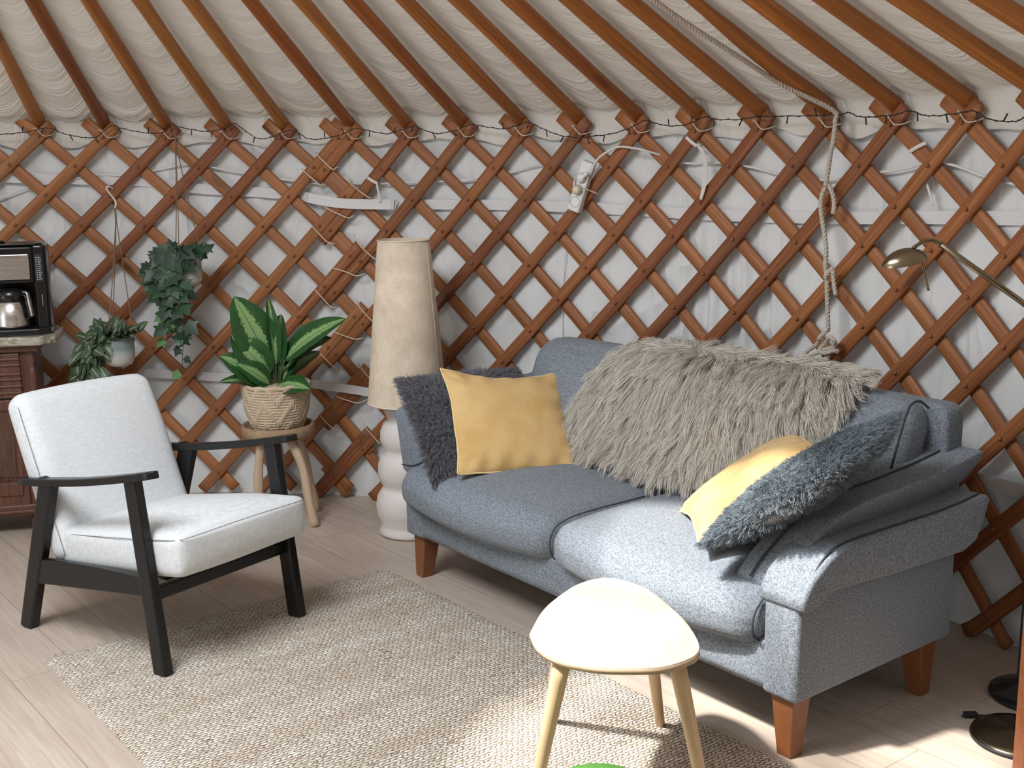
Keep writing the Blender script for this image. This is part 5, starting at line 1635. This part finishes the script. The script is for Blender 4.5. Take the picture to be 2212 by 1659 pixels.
def basket():
    na, nz = 220, 104
    a = np.arange(na) / na * 2 * PI
    z = np.linspace(0, 0.206, nz)
    rprof = np.interp(z, [0, 0.012, 0.05, 0.10, 0.15, 0.19, 0.206], [0.086, 0.100, 0.118, 0.131, 0.139, 0.142, 0.142])
    A, Z = np.meshgrid(a, z, indexing='ij')
    rows = 17
    ph = Z / 0.206 * rows
    rowh = np.abs(np.sin(ph * PI)) ** 0.6
    # zigzag bands of upright stitches laid over the rows
    tile = 7
    u = A / (2 * PI) * tile
    zz = np.abs(((u + 0.0) % 1) - 0.5) * 2
    lev = (Z / 0.206 * 2.2 - zz * 1.0) % 1.0
    band_ = np.clip((0.20 - np.abs(lev - 0.5)) / 0.05, 0, 1)
    ups = np.abs(np.sin(u * tile * 1.55 * PI)) ** 0.5
    h = rowh * (1 - band_) + (0.25 + 1.35 * ups) * band_
    h = h + 0.10 * fnoise(np.stack([A * 3, Z * 40, 0 * A], -1).reshape(-1, 3), 4, 77, 2).reshape(A.shape)
    fade = np.clip(Z / 0.01, 0, 1)
    r_ = rprof[None] + 0.0062 * h * fade - 0.003
    V = np.stack([r_ * np.cos(A), r_ * np.sin(A), Z], -1)
    gA = np.stack([A, Z, np.clip(h, 0, 1)], -1)
    F = [(i * nz + j, ((i + 1) % na) * nz + j, ((i + 1) % na) * nz + j + 1, i * nz + j + 1) for i in range(na) for j in range(nz - 1)]
    g = G().add(V.reshape(-1, 3), F, gA.reshape(-1, 3))
    g.f.append(tuple(i * nz for i in range(na - 1, -1, -1))); g.sm.append(False)
    gi = lathe([(0.134, 0.205), (0.128, 0.15), (0.10, 0.03), (0.0, 0.025)], 48)
    gi.a = [(0, 0, 0.6)] * len(gi.v)
    g.join(gi)
    return g
bk_ = thing('basket', 'woven seagrass basket planter with zigzag pattern on the plant stool', 'basket', (PX, PY, BZ))
basket().build('weave', 'basket', bk_)
ringp = [(0.1395 * math.cos(i / 64 * 2 * PI), 0.1395 * math.sin(i / 64 * 2 * PI), 0.206 + 0.003 * math.sin(i * 1.3)) for i in range(65)]
gr = sweep(np.array(ringp), circ(0.0085, 8), up=(0, 0, 1), cap=False)
gr.a = [(0, 0, 0.7)] * len(gr.v)
gr.build('rim', 'basket', bk_)
lathe([(0.0, 0.192), (0.10, 0.190), (0.1325, 0.180)], 30, cap=False).build('potting_soil', 'soil', bk_)

def leaf(base, tip, width, up, cup=0.25, droop=0.0, nu=14, nv=9, shape='oval', seed=0.0, fold=0.25, wave=0.0):
    """blade from base to tip; up = side the face looks to"""
    base, tip = np.array(base, float), np.array(tip, float)
    d = tip - base
    L = np.linalg.norm(d)
    d = d / L
    n = unit(np.array(up, float) - d * (np.array(up, float) @ d))
    s = np.cross(d, n)
    u = np.linspace(0, 1, nu)
    v = np.linspace(-1, 1, nv)
    U, V = np.meshgrid(u, v, indexing='ij')
    if shape == 'oval':
        wd = np.sin(np.clip(U, 0, 1) ** 0.88 * PI) ** 0.62 * (1 - 0.12 * U)
    elif shape == 'heart':
        wd = np.sin(np.clip(U, 0, 1) ** 0.62 * PI) ** 0.8
    wd = np.maximum(wd, 0.01)
    x = V * wd * width / 2
    hgt = -droop * L * (U ** 2 - U * 0.0) + fold * np.abs(x) * 1.0 + cup * L * 0.25 * np.sin(U * PI) + wave * L * np.sin(U * 19 + seed) * np.abs(V) ** 2
    P = base + U[..., None] * L * d + x[..., None] * s + hgt[..., None] * n
    A = np.stack([U, V, np.full_like(U, seed)], -1)
    F = [(i * nv + j, i * nv + j + 1, (i + 1) * nv + j + 1, (i + 1) * nv + j) for i in range(nu - 1) for j in range(nv - 1)]
    g = G().add(P.reshape(-1, 3), F, A.reshape(-1, 3))
    g.add((P - n * 0.0008).reshape(-1, 3), [tuple(reversed(f)) for f in F], A.reshape(-1, 3))
    return g
pp = thing('dumb_cane_plant', 'upright plant with broad variegated green leaves in the woven basket', 'plant', (PX, PY, BZ + 0.190))
# blade: base, tip (relative to the soil centre), width, facing
LV = [((-0.012, 0.0, 0.085), (-0.150, -0.045, 0.395), 0.155, (0.35, -1.0, 0.35), 0.15),
      ((0.002, 0.0, 0.09), (-0.022, 0.01, 0.385), 0.050, (0.6, -1.0, 0.0), 0.6),
      ((0.015, 0.02, 0.08), (0.030, 0.055, 0.305), 0.125, (-0.7, -1, 0.1), 0.35),
      ((0.045, -0.02, 0.120), (0.292, -0.075, 0.320), 0.120, (-0.35, -0.75, 0.9), 0.18),
      ((0.040, 0.0, 0.075), (0.235, -0.055, 0.235), 0.085, (-0.1, -0.6, 1.0), 0.35),
      ((-0.020, -0.03, 0.055), (-0.150, -0.085, 0.240), 0.120, (0.15, -1.0, 0.75), 0.2),
      ((-0.030, -0.04, 0.022), (-0.190, -0.120, 0.165), 0.110, (0.1, -1.0, 1.0), 0.25),
      ((-0.020, -0.04, 0.020), (-0.120, -0.135, 0.130), 0.085, (0.2, -1.0, 0.8), 0.3),
      ((-0.030, -0.03, 0.012), (-0.215, -0.085, 0.060), 0.080, (0, -0.35, 1.0), 0.2),
      ((0.015, -0.05, 0.015), (0.158, -0.135, 0.030), 0.100, (0.15, -0.75, 1.0), 0.1),
      ((0.030, 0.0, 0.030), (0.105, 0.03, 0.225), 0.090, (-0.6, -1.0, 0.2), 0.3),
      ((0.000, 0.02, 0.045), (-0.05, 0.10, 0.250), 0.110, (0.2, -1.0, 0.3), 0.2),
      ((0.030, 0.03, 0.03), (0.17, 0.09, 0.15), 0.09, (-0.2, -0.6, 1.0), 0.25),
      ((0.0, 0.03, 0.03), (-0.15, 0.11, 0.12), 0.09, (0.2, -0.6, 1.0), 0.25)]
for k, (b_, t_, w_, f_, fo_) in enumerate(LV):
    g = leaf(b_, t_, w_ * 1.28, f_, 0.18, 0.12 if k not in (0, 1, 2) else -0.02, 18, 13, 'oval', k * 1.7, fo_, 0.006)
    g.build('leaf', 'dumb_leaf', pp)
    tube([(b_[0] * 0.3, b_[1] * 0.3, 0.0), (b_[0] * 0.6, b_[1] * 0.6, b_[2] * 0.55), b_], 0.0048, 7, 4).build('stem', 'stem', pp)

# ================================================================== HANGING POTS
def pot(name, label, c, r_, h_, hang, seed):
    t = thing(name, label, 'planter', (c[0], c[1], c[2]), 0, 'hanging glazed pots')
    lathe([(0.0, 0.0), (r_ * 0.55, 0.0), (r_ * 0.80, h_ * 0.06), (r_ * 0.95, h_ * 0.22), (r_, h_ * 0.45), (r_ * 0.985, h_ * 0.95), (r_ * 0.975, h_), (r_ * 0.93, h_), (r_ * 0.93, h_ * 0.5), (r_ * 0.7, h_ * 0.15), (0.0, h_ * 0.12)], 44).build('pot_body', 'glaze', t)
    lathe([(0.0, h_ * 0.88), (r_ * 0.935, h_ * 0.86)], 30, cap=False).build('potting_soil', 'soil', t)
    hx = np.array(hang) - np.array(c)
    kn = hx + np.array([0, 0, -0.055])
    g = []
    for i in range(3):
        a_ = math.radians(seed + i * 120)
        rim = np.array([r_ * 1.005 * math.cos(a_), r_ * 1.005 * math.sin(a_), h_ - 0.012])
        tube([kn + np.array([0.003 * math.cos(a_), 0.003 * math.sin(a_), 0]), (kn + rim) / 2 + np.array([0.001, 0, 0]), rim + np.array([0, 0, 0.015]), rim + np.array([0.001 * math.cos(a_), 0.001 * math.sin(a_), -0.006])], 0.0022, 6, 6).build('hanging_twine', 'twine', t)
    braid([hx + np.array([0, 0, 0.012]), hx + np.array([0.001, 0, -0.02]), kn], 0.0042, 1, 0.03).build('twine_knot', 'twine', t)
    return t
def toward(px_, py_, dist, dr=-0.0):
    return None
P1 = (-1.688, 4.985, 0.680)      # striped plant
P2 = (-1.398, 5.060, 1.010)      # ivy
pot('hanging_pot', 'grey-green glazed pot of the striped plant, hanging lower beside the coffee maker', P1, 0.066, 0.128, (-1.715, 5.150, 1.335), 250)
pot('hanging_pot', 'grey-green glazed pot of the ivy, hanging higher from a roof pole', P2, 0.066, 0.132, (-1.445, 5.190, 1.655), 262)
o = tube(np.vstack([[(-1.714, 5.150, 1.325), (-1.716, 5.158, 1.348), (-1.718, 5.17, 1.375)], WP([(HOOK[2][0], HOOK[2][1])], -0.035), WP([HOOK[3]], -0.022), WP([HOOK[4]], -0.004)]), 0.0040, 8, 6).build('hook', 'cable', loc=(-1.709, 5.17, 1.375))
tag(o, 'white bent wire hook over a slat, holding the lower hanging pot', 'hook')

# striped trailing plant
sp1 = thing('striped_trailing_plant', 'trailing plant with cream-striped oval leaves in the lower hanging pot', 'plant', (P1[0], P1[1], P1[2] + 0.115))
q = np.random.default_rng(31)
fol, stm = G(), G()
def pl_leaf(p, d, L, w_, up):
    return leaf(p, np.array(p) + np.array(d) * L, w_, up, 0.15, 0.15, 8, 7, 'oval', float(q.uniform(0, 50)), 0.15)
vines = []
for i in range(15):
    a_ = q.uniform(PI * 0.82, PI * 1.38)
    reach = q.uniform(0.05, 0.125)
    drop = q.uniform(0.06, 0.29)
    vines.append((a_, reach, drop))
for a_, reach, drop in vines:
    dx, dy = math.cos(a_), math.sin(a_)
    path = smooth_path([(0.02 * dx, 0.02 * dy, 0.0), (0.055 * dx, 0.055 * dy, 0.035), ((0.07 + reach * .5) * dx, (0.07 + reach * .4) * dy * .7, 0.005), ((0.07 + reach) * dx, (0.07 + reach * .6) * dy * .7, -drop * .5), ((0.065 + reach) * dx, (0.07 + reach * .6) * dy * .7, -drop)], 6)
    stm.join(sweep(path, circ(0.0017, 5)))
    for j in range(3, len(path), 3):
        t_ = unit(path[min(j + 1, len(path) - 1)] - path[j - 1])
        for s_ in (-1, 1):
            d = unit(t_ * 0.5 + np.array([-dy, dx, 0]) * s_ * 0.7 + q.normal(size=3) * 0.35 + np.array([0, -0.15, -0.25]))
            fol.join(pl_leaf(path[j], d, q.uniform(0.058, 0.088), q.uniform(0.032, 0.046), (q.uniform(-.4, .4), -1, 0.5)))
for i in range(34):
    a_ = q.uniform(0, 2 * PI)
    r0 = q.uniform(0.005, 0.05)
    b_ = np.array([r0 * math.cos(a_), r0 * math.sin(a_), 0.005])
    d = unit(np.array([math.cos(a_) * 0.9, math.sin(a_) * 0.6, q.uniform(0.25, 1.0)]))
    p = b_ + d * q.uniform(0.02, 0.055)
    stm.join(tube([b_, p], 0.0016, 5, 2))
    fol.join(pl_leaf(p, unit(d + q.normal(size=3) * 0.4), q.uniform(0.048, 0.074), q.uniform(0.024, 0.038), (q.uniform(-.5, .5), -1, 0.7)))
fol.build('foliage', 'pothos_leaf', sp1)
stm.build('stem', 'stem', sp1)

# ivy
iv = thing('ivy_plant', 'dark green ivy trailing from the higher hanging pot', 'plant', (P2[0], P2[1], P2[2] + 0.118))
IVY = [(0, 0), (0.20, -0.02), (0.42, 0.06), (0.30, 0.22), (0.52, 0.46), (0.26, 0.50), (0.0, 1.0), (-0.26, 0.50), (-0.52, 0.46), (-0.30, 0.22), (-0.42, 0.06), (-0.20, -0.02)]
def ivy_leaf(p, d, up, L, sd):
    p, d = np.array(p), unit(np.array(d, float))
    n = unit(np.array(up, float) - d * (np.array(up, float) @ d))
    s = np.cross(d, n)
    pts = [p + d * (0.33 * L)+ n * 0.002] + [p + d * (y * L) + s * (x * L * 1.15) - n * (0.10 * L * (x * x * 2 + y * y * 0.6)) for x, y in IVY]
    k = len(IVY)
    F = [(0, 1 + i, 1 + (i + 1) % k) for i in range(k)]
    A = [(0.3, 0, sd)] + [(y, x, sd) for x, y in IVY]
    g = G().add(pts, F, A)
    g.add([q_ - n * 0.0007 for q_ in pts], [tuple(reversed(f)) for f in F], A)
    return g
q = np.random.default_rng(77)
fo_, yo_, sm_ = G(), G(), G()
viv = [(-0.095, -0.055, 0.33), (-0.075, -0.075, 0.27), (-0.108, -0.03, 0.18), (-0.038, -0.085, 0.36), (-0.012, -0.09, 0.47), (-0.002, -0.09, 0.30), (-0.12, -0.05, 0.12), (-0.085, -0.07, 0.24), (-0.055, -0.088, 0.26), (-0.030, -0.092, 0.16), (-0.135, -0.02, 0.08), (-0.06, -0.08, 0.14)]
for dx, dy, drop in viv:
    path = smooth_path([(dx * .2, dy * .2, 0.0), (dx * .7, dy * .7, 0.05), (dx * 1.05, dy * 1.05, 0.01), (dx * 1.08 + q.uniform(-.015, .015), dy * 1.02, -drop * .5), (dx * 1.0 + q.uniform(-.02, .02), dy, -drop)], 7)
    sm_.join(sweep(path, circ(0.0013, 5)))
    young = drop > 0.30
    for j in range(2, len(path), 2 if drop > 0.25 else 3):
        end = j > len(path) - 7
        L = q.uniform(0.056, 0.078) * (0.62 if (end and young) else 1.0)
        side_ = 1 if (j // 2) % 2 else -1
        d = np.array([side_ * q.uniform(0.2, 1.0), q.uniform(-0.5, 0.1), q.uniform(-1.0, -0.25)])
        p = path[j] + unit(d) * 0.012
        tgt = yo_ if (end and young and q.uniform() < 0.7) else fo_
        tgt.join(ivy_leaf(p, d, (q.uniform(-.5, .5), -1, q.uniform(0, 0.6)), L, float(q.uniform(0, 1))))
for i in range(24):
    a_ = q.uniform(0, 2 * PI)
    r0 = q.uniform(0.0, 0.05)
    b_ = np.array([r0 * math.cos(a_), r0 * math.sin(a_), 0.0])
    d = unit(np.array([math.cos(a_) * 0.7, math.sin(a_) * 0.6 - .2, q.uniform(0.3, 1.1)]))
    p = b_ + d * q.uniform(0.02, 0.06)
    sm_.join(tube([b_, p], 0.0012, 5, 2))
    fo_.join(ivy_leaf(p, d + q.normal(size=3) * 0.5, (q.uniform(-.5, .5), -1, 0.5), q.uniform(0.04, 0.06), float(q.uniform(0, 1))))
fo_.build('foliage', 'ivy_leaf', iv)
tag(yo_.build('foliage', 'ivy_young', iv), 'small bright green young leaves', None)
sm_.build('stem', 'stem_brown', iv)

# ================================================================== WASHSTAND AND COFFEE MAKER
KX, KY = -2.32, 4.80
cab = thing('washstand_cabinet', 'dark carved oak washstand cabinet with veined marble top at the edge of the photo', 'cabinet', (-2.306, 4.691, 0), 0.25)
K = lambda *a, **k: box(*a, **k)
box(-0.24, 0.345, 0.01, 0.25, 0.085, 0.782, 0.006).build('body', 'dark_oak', cab)
mt = prism([(-0.26, -0.045), (0.375, -0.045), (0.392, -0.035), (0.405, -0.012), (0.418, 0.0), (0.432, 0.004), (0.440, 0.02), (0.440, 0.255), (-0.26, 0.255)], 0.808, 0.846, 'z', 0.006, 3, smooth=False)
mt.build('marble_top', 'marble', cab)
box(-0.25, 0.37, -0.015, 0.25, 0.780, 0.810, 0.006).build('cornice', 'dark_oak', cab)
dr = box(-0.22, 0.290, -0.006, 0.02, 0.590, 0.775, 0.003).build('drawer', 'dark_oak', cab)
for z in (0.752, 0.728, 0.690, 0.668, 0.640, 0.612):
    box(-0.22, 0.292, -0.014, -0.002, z - 0.005, z + 0.005, 0.003).build('moulding', 'dark_oak', dr)
tag(dr, None, None)
door = box(-0.22, 0.285, -0.008, 0.02, 0.130, 0.582, 0.003).build('cupboard_door', 'dark_oak', cab)
box(-0.15, 0.245, -0.012, -0.004, 0.255, 0.530, 0.002).build('panel', 'oak_panel', door)
for z in (0.538, 0.247):
    g = G()
    for i in range(25):
        g.join(lathe([(0, -.005), (.0045, -.003), (.006, 0), (.0045, .003), (0, .005)], 8, (-0.135 + i * 0.0155, -0.013, z)))
    g.build('beading', 'dark_oak', door)
box(-0.17, 0.262, -0.016, -0.004, 0.176, 0.232, 0.003).build('moulding', 'dark_oak', door)
# turned quarter column on the corner
cl_ = lathe([(0.0, 0.30), (0.014, 0.30), (0.016, 0.33), (0.0175, 0.50), (0.0175, 0.68), (0.014, 0.705), (0.006, 0.722), (0.0, 0.726)], 20, (0.338, -0.002, 0))
cl_.build('corner_column', 'dark_oak', cab)
box(-0.25, 0.358, -0.012, 0.25, 0.085, 0.135, 0.008).build('plinth', 'dark_oak', cab)
box(-0.25, 0.352, -0.020, 0.25, 0.098, 0.112, 0.004).build('plinth_moulding', 'dark_oak', cab)
for x in (-0.20, 0.31):
    for y in (0.03, 0.215):
        lathe([(0.0, 0.0), (0.022, 0.0), (0.034, 0.03), (0.036, 0.055), (0.028, 0.086), (0.0, 0.088)], 18, (x, y, 0)).build('foot', 'dark_oak', cab)

MX, MY, MZ = -2.052, 4.880, 0.846
MRZ = 0.33
cm = thing('coffee_maker', 'black and steel filter coffee maker with thermal jug on the marble top', 'coffee maker', (MX, MY, MZ), MRZ)
base = prism([(-0.12, -0.13), (0.075, -0.13), (0.118, -0.10), (0.128, -0.04), (0.128, 0.09), (-0.12, 0.09)], 0.0, 0.028, 'z', 0.006, 3, smooth=False)
base.build('base', 'black_plastic', cm)
# tower with rounded outer corner
tw = prism([(0.070, -0.100), (0.108, -0.100), (0.122, -0.085), (0.126, -0.05), (0.126, 0.085), (-0.12, 0.085), (-0.12, 0.052), (0.070, 0.052)], 0.026, 0.366, 'z', 0.008, 3, smooth=False)
tw.build('tower', 'black_plastic', cm)
hd = prism([(-0.12, -0.105), (0.068, -0.105), (0.074, -0.09), (0.074, 0.05), (-0.12, 0.05)], 0.215, 0.360, 'z', 0.006, 2, smooth=False)
hd.build('brew_head', 'black_plastic', cm)
box(-0.118, 0.056, -0.113, -0.104, 0.229, 0.332, 0.004).build('front_panel', 'steel', cm)
lid = prism([(-0.11, -0.09), (0.09, -0.09), (0.108, -0.06), (0.108, 0.07), (-0.11, 0.07)], 0.364, 0.374, 'z', 0.004, 2, smooth=False).build('lid', 'black_plastic', cm)
lathe([(0.0, 0.386), (0.022, 0.385), (0.027, 0.381), (0.027, 0.374)], 20, (-0.060, -0.03, 0)).build('lid_knob', 'black_plastic', lid)
# markings
g = G()
for i in range(5):
    g.join(box(-0.092 + i * 0.0085, -0.0865 + i * 0.0085, -0.1062, -0.1048, 0.343, 0.351, 0))
g.build('badge', 'mark_white', cm)
g = G()
for i in range(3):
    g.join(box(-0.092 + i * 0.007, -0.0875 + i * 0.007, -0.1142, -0.1128, 0.304 + 0.004 * (i % 2), 0.318, 0))
g.join(box(-0.092, -0.074, -0.1142, -0.1128, 0.302, 0.3035, 0))
g.build('etched_badge', 'mark_grey', cm)
box(0.077, 0.105, -0.1025, -0.0995, 0.215, 0.330, 0.001).build('control_panel', 'black_matte', cm)
g = G()
for i in range(11):
    z = 0.226 + i * 0.0088
    g.join(box(0.081 + (i % 2) * 0.001, 0.086, -0.1035, -0.1022, z, z + 0.0028, 0))
    g.join(box(0.090, 0.096 + (i % 3) * 0.0015, -0.1035, -0.1022, z, z + 0.0028, 0))
    if i % 3 == 0:
        g.join(box(0.099, 0.102, -0.1035, -0.1022, z + 0.001, z + 0.004, 0))
g.build('scale_mark', 'mark_white', cm)
tube([(0.095, -0.1015, 0.118), (0.096, -0.1025, 0.140), (0.095, -0.1015, 0.165)], 0.0018, 6, 4).build('trim_line', 'steel', cm)
jug = thing('coffee_jug', 'steel thermal coffee jug with black collar standing in the coffee maker', 'jug', (MX - 0.030 * math.cos(MRZ) + 0.040 * math.sin(MRZ), MY - 0.030 * math.sin(MRZ) - 0.040 * math.cos(MRZ), MZ + 0.0285), MRZ)
lathe([(0.0, 0.0), (0.072, 0.0), (0.079, 0.004), (0.080, 0.014), (0.0795, 0.016), (0.079, 0.05), (0.074, 0.085), (0.064, 0.105), (0.060, 0.110), (0.0, 0.110)], 44).build('jug_body', 'steel', jug)
lathe([(0.060, 0.108), (0.064, 0.112), (0.062, 0.145), (0.050, 0.158), (0.020, 0.166), (0.0, 0.166)], 36, cap=False).build('collar', 'black_plastic', jug)
hp = smooth_path([(0.052, -0.045, 0.150), (0.068, -0.058, 0.146), (0.073, -0.062, 0.125), (0.080, -0.068, 0.075), (0.083, -0.070, 0.048)], 5)
hh = sweep(hp, rrect(0.017, 0.010, 0.003, 2), up=(0.75, -0.65, 0)).build('handle', 'steel', jug)
hp2 = smooth_path([(0.046, -0.040, 0.140), (0.060, -0.051, 0.136), (0.066, -0.056, 0.120), (0.073, -0.062, 0.072), (0.074, -0.062, 0.044), (0.062, -0.05, 0.035)], 5)
sweep(hp2, rrect(0.021, 0.009, 0.003, 2), up=(0.75, -0.65, 0)).build('handle_grip', 'black_plastic', hh)

# ================================================================== BRASS READING LAMP
BX, BY = 1.347, 2.900
bl = thing('brass_floor_lamp', 'antique brass reading lamp on round base with angled arm and leaf-shaped head', 'lamp', (BX, BY, 0))
lathe([(0.0, 0.0), (0.122, 0.0), (0.126, 0.004), (0.126, 0.010), (0.120, 0.013), (0.0, 0.013)], 56).build('base_rim', 'black_matte', bl)
lathe([(0.124, 0.012), (0.122, 0.0165), (0.10, 0.020), (0.05, 0.027), (0.018, 0.033), (0.0, 0.034)], 64, cap=False).build('base', 'brass', bl)
tube([(0, 0, 0.032), (0, 0, 0.9), (0, 0, 1.145)], 0.0085, 14, 2).build('pole', 'brass', bl)
lathe([(0.0, 0.030), (0.015, 0.031), (0.015, 0.044), (0.0, 0.046)], 16).build('pole_collar', 'brass', bl)
AO = np.array([BX, BY, 0])
arm_pts = np.array([(1.347, 2.900, 1.118), (1.252, 2.862, 1.182), (1.040, 2.850, 1.326)]) - AO
tube([(0, 0, 1.12), arm_pts[1], arm_pts[2]], 0.0075, 12, 1).build('arm', 'brass', bl)
lathe([(0.0, -0.02), (0.014, -0.018), (0.014, 0.018), (0.0, 0.02)], 16, (0, 0, 1.125)).build('joint', 'brass', bl)
neck = np.array([(1.044, 2.850, 1.3235), (1.022, 2.849, 1.335), (1.000, 2.848, 1.334), (0.985, 2.847, 1.3255), (0.972, 2.846, 1.317)]) - AO
tube(neck, 0.0048, 10, 6).build('gooseneck', 'brass', bl)
def head():
    # half-open spoon-shaped bowl, long axis toward -x, tipped down
    nu, nv = 28, 18
    u = np.linspace(0.0, 1, nu)
    v = np.linspace(-1, 1, nv)
    U, V = np.meshgrid(u, v, indexing='ij')
    wd = np.sin(np.clip(U, 0.0, 1) ** 0.85 * PI) ** 0.60 * 0.043
    dome = 0.033 * np.sin(np.clip(U * 0.96 + 0.04, 0, 1) * PI) ** 0.6 * (1 - V ** 2) ** 0.62
    L = 0.112
    P = np.stack([-U * L, V * wd, dome], -1)
    F = [(i * nv + j, (i + 1) * nv + j, (i + 1) * nv + j + 1, i * nv + j + 1) for i in range(nu - 1) for j in range(nv - 1)]
    g = G().add(P.reshape(-1, 3), F)
    Q = P * np.array([0.985, 0.96, 0.94]) + np.array([-0.0006, 0, -0.0004])
    g.add(Q.reshape(-1, 3), [tuple(reversed(f)) for f in F])
    return g
hdm = Matrix.Translation(Vector((1.0075, 2.846, 1.296)) - Vector(AO)) @ Matrix.Rotation(math.radians(-13), 4, 'Y') @ Matrix.Rotation(math.radians(8), 4, 'X')
g = G().join(head(), hdm)
g.build('lamp_head', 'brass', bl)
tube(np.array([(0.992, 2.846, 1.300), (0.998, 2.846, 1.275), (1.0165, 2.846, 1.214)]) - AO, 0.0032, 8, 2).build('handle', 'brass', bl)
g = tube([(-0.03, 0.112, 0.006), (-0.05, 0.125, 0.007), (-0.085, 0.128, 0.006), (-0.105, 0.13, 0.005)], 0.0035, 7, 4)
g.join(box(-0.10, -0.062, 0.120, 0.140, 0.001, 0.015, 0.003))
g.build('plug', 'black_matte', bl)

# ================================================================== TOWER FAN
tf = thing('tower_fan', 'dark teal ribbed tower fan on a black round foot behind the brass lamp', 'fan', (1.500, 3.150, 0))
lathe([(0.0, 0.0), (0.125, 0.0), (0.130, 0.006), (0.126, 0.014), (0.10, 0.024), (0.06, 0.040), (0.045, 0.055), (0.0, 0.056)], 48).build('base', 'black_plastic', tf)
rp = []
for i in range(72):
    a_ = i / 72 * 2 * PI
    rr = 0.052 + (0.0016 if (i // 2) % 2 else -0.0016)
    rp.append((rr * math.cos(a_), rr * math.sin(a_)))
prism(rp, 0.05, 1.02, 'z', 0, 1, smooth=False).build('fan_column', 'teal_plastic', tf)

# ================================================================== WOODEN POST
po = box(1.1615, 1.24, 2.47, 2.53, 0.0, 0.62, 0.004, 2).build('wooden_post', 'post_wood', loc=(1.2, 2.5, 0))
tag(po, 'red-brown wooden post cut by the photo edge in front of the brass lamp base', 'post')
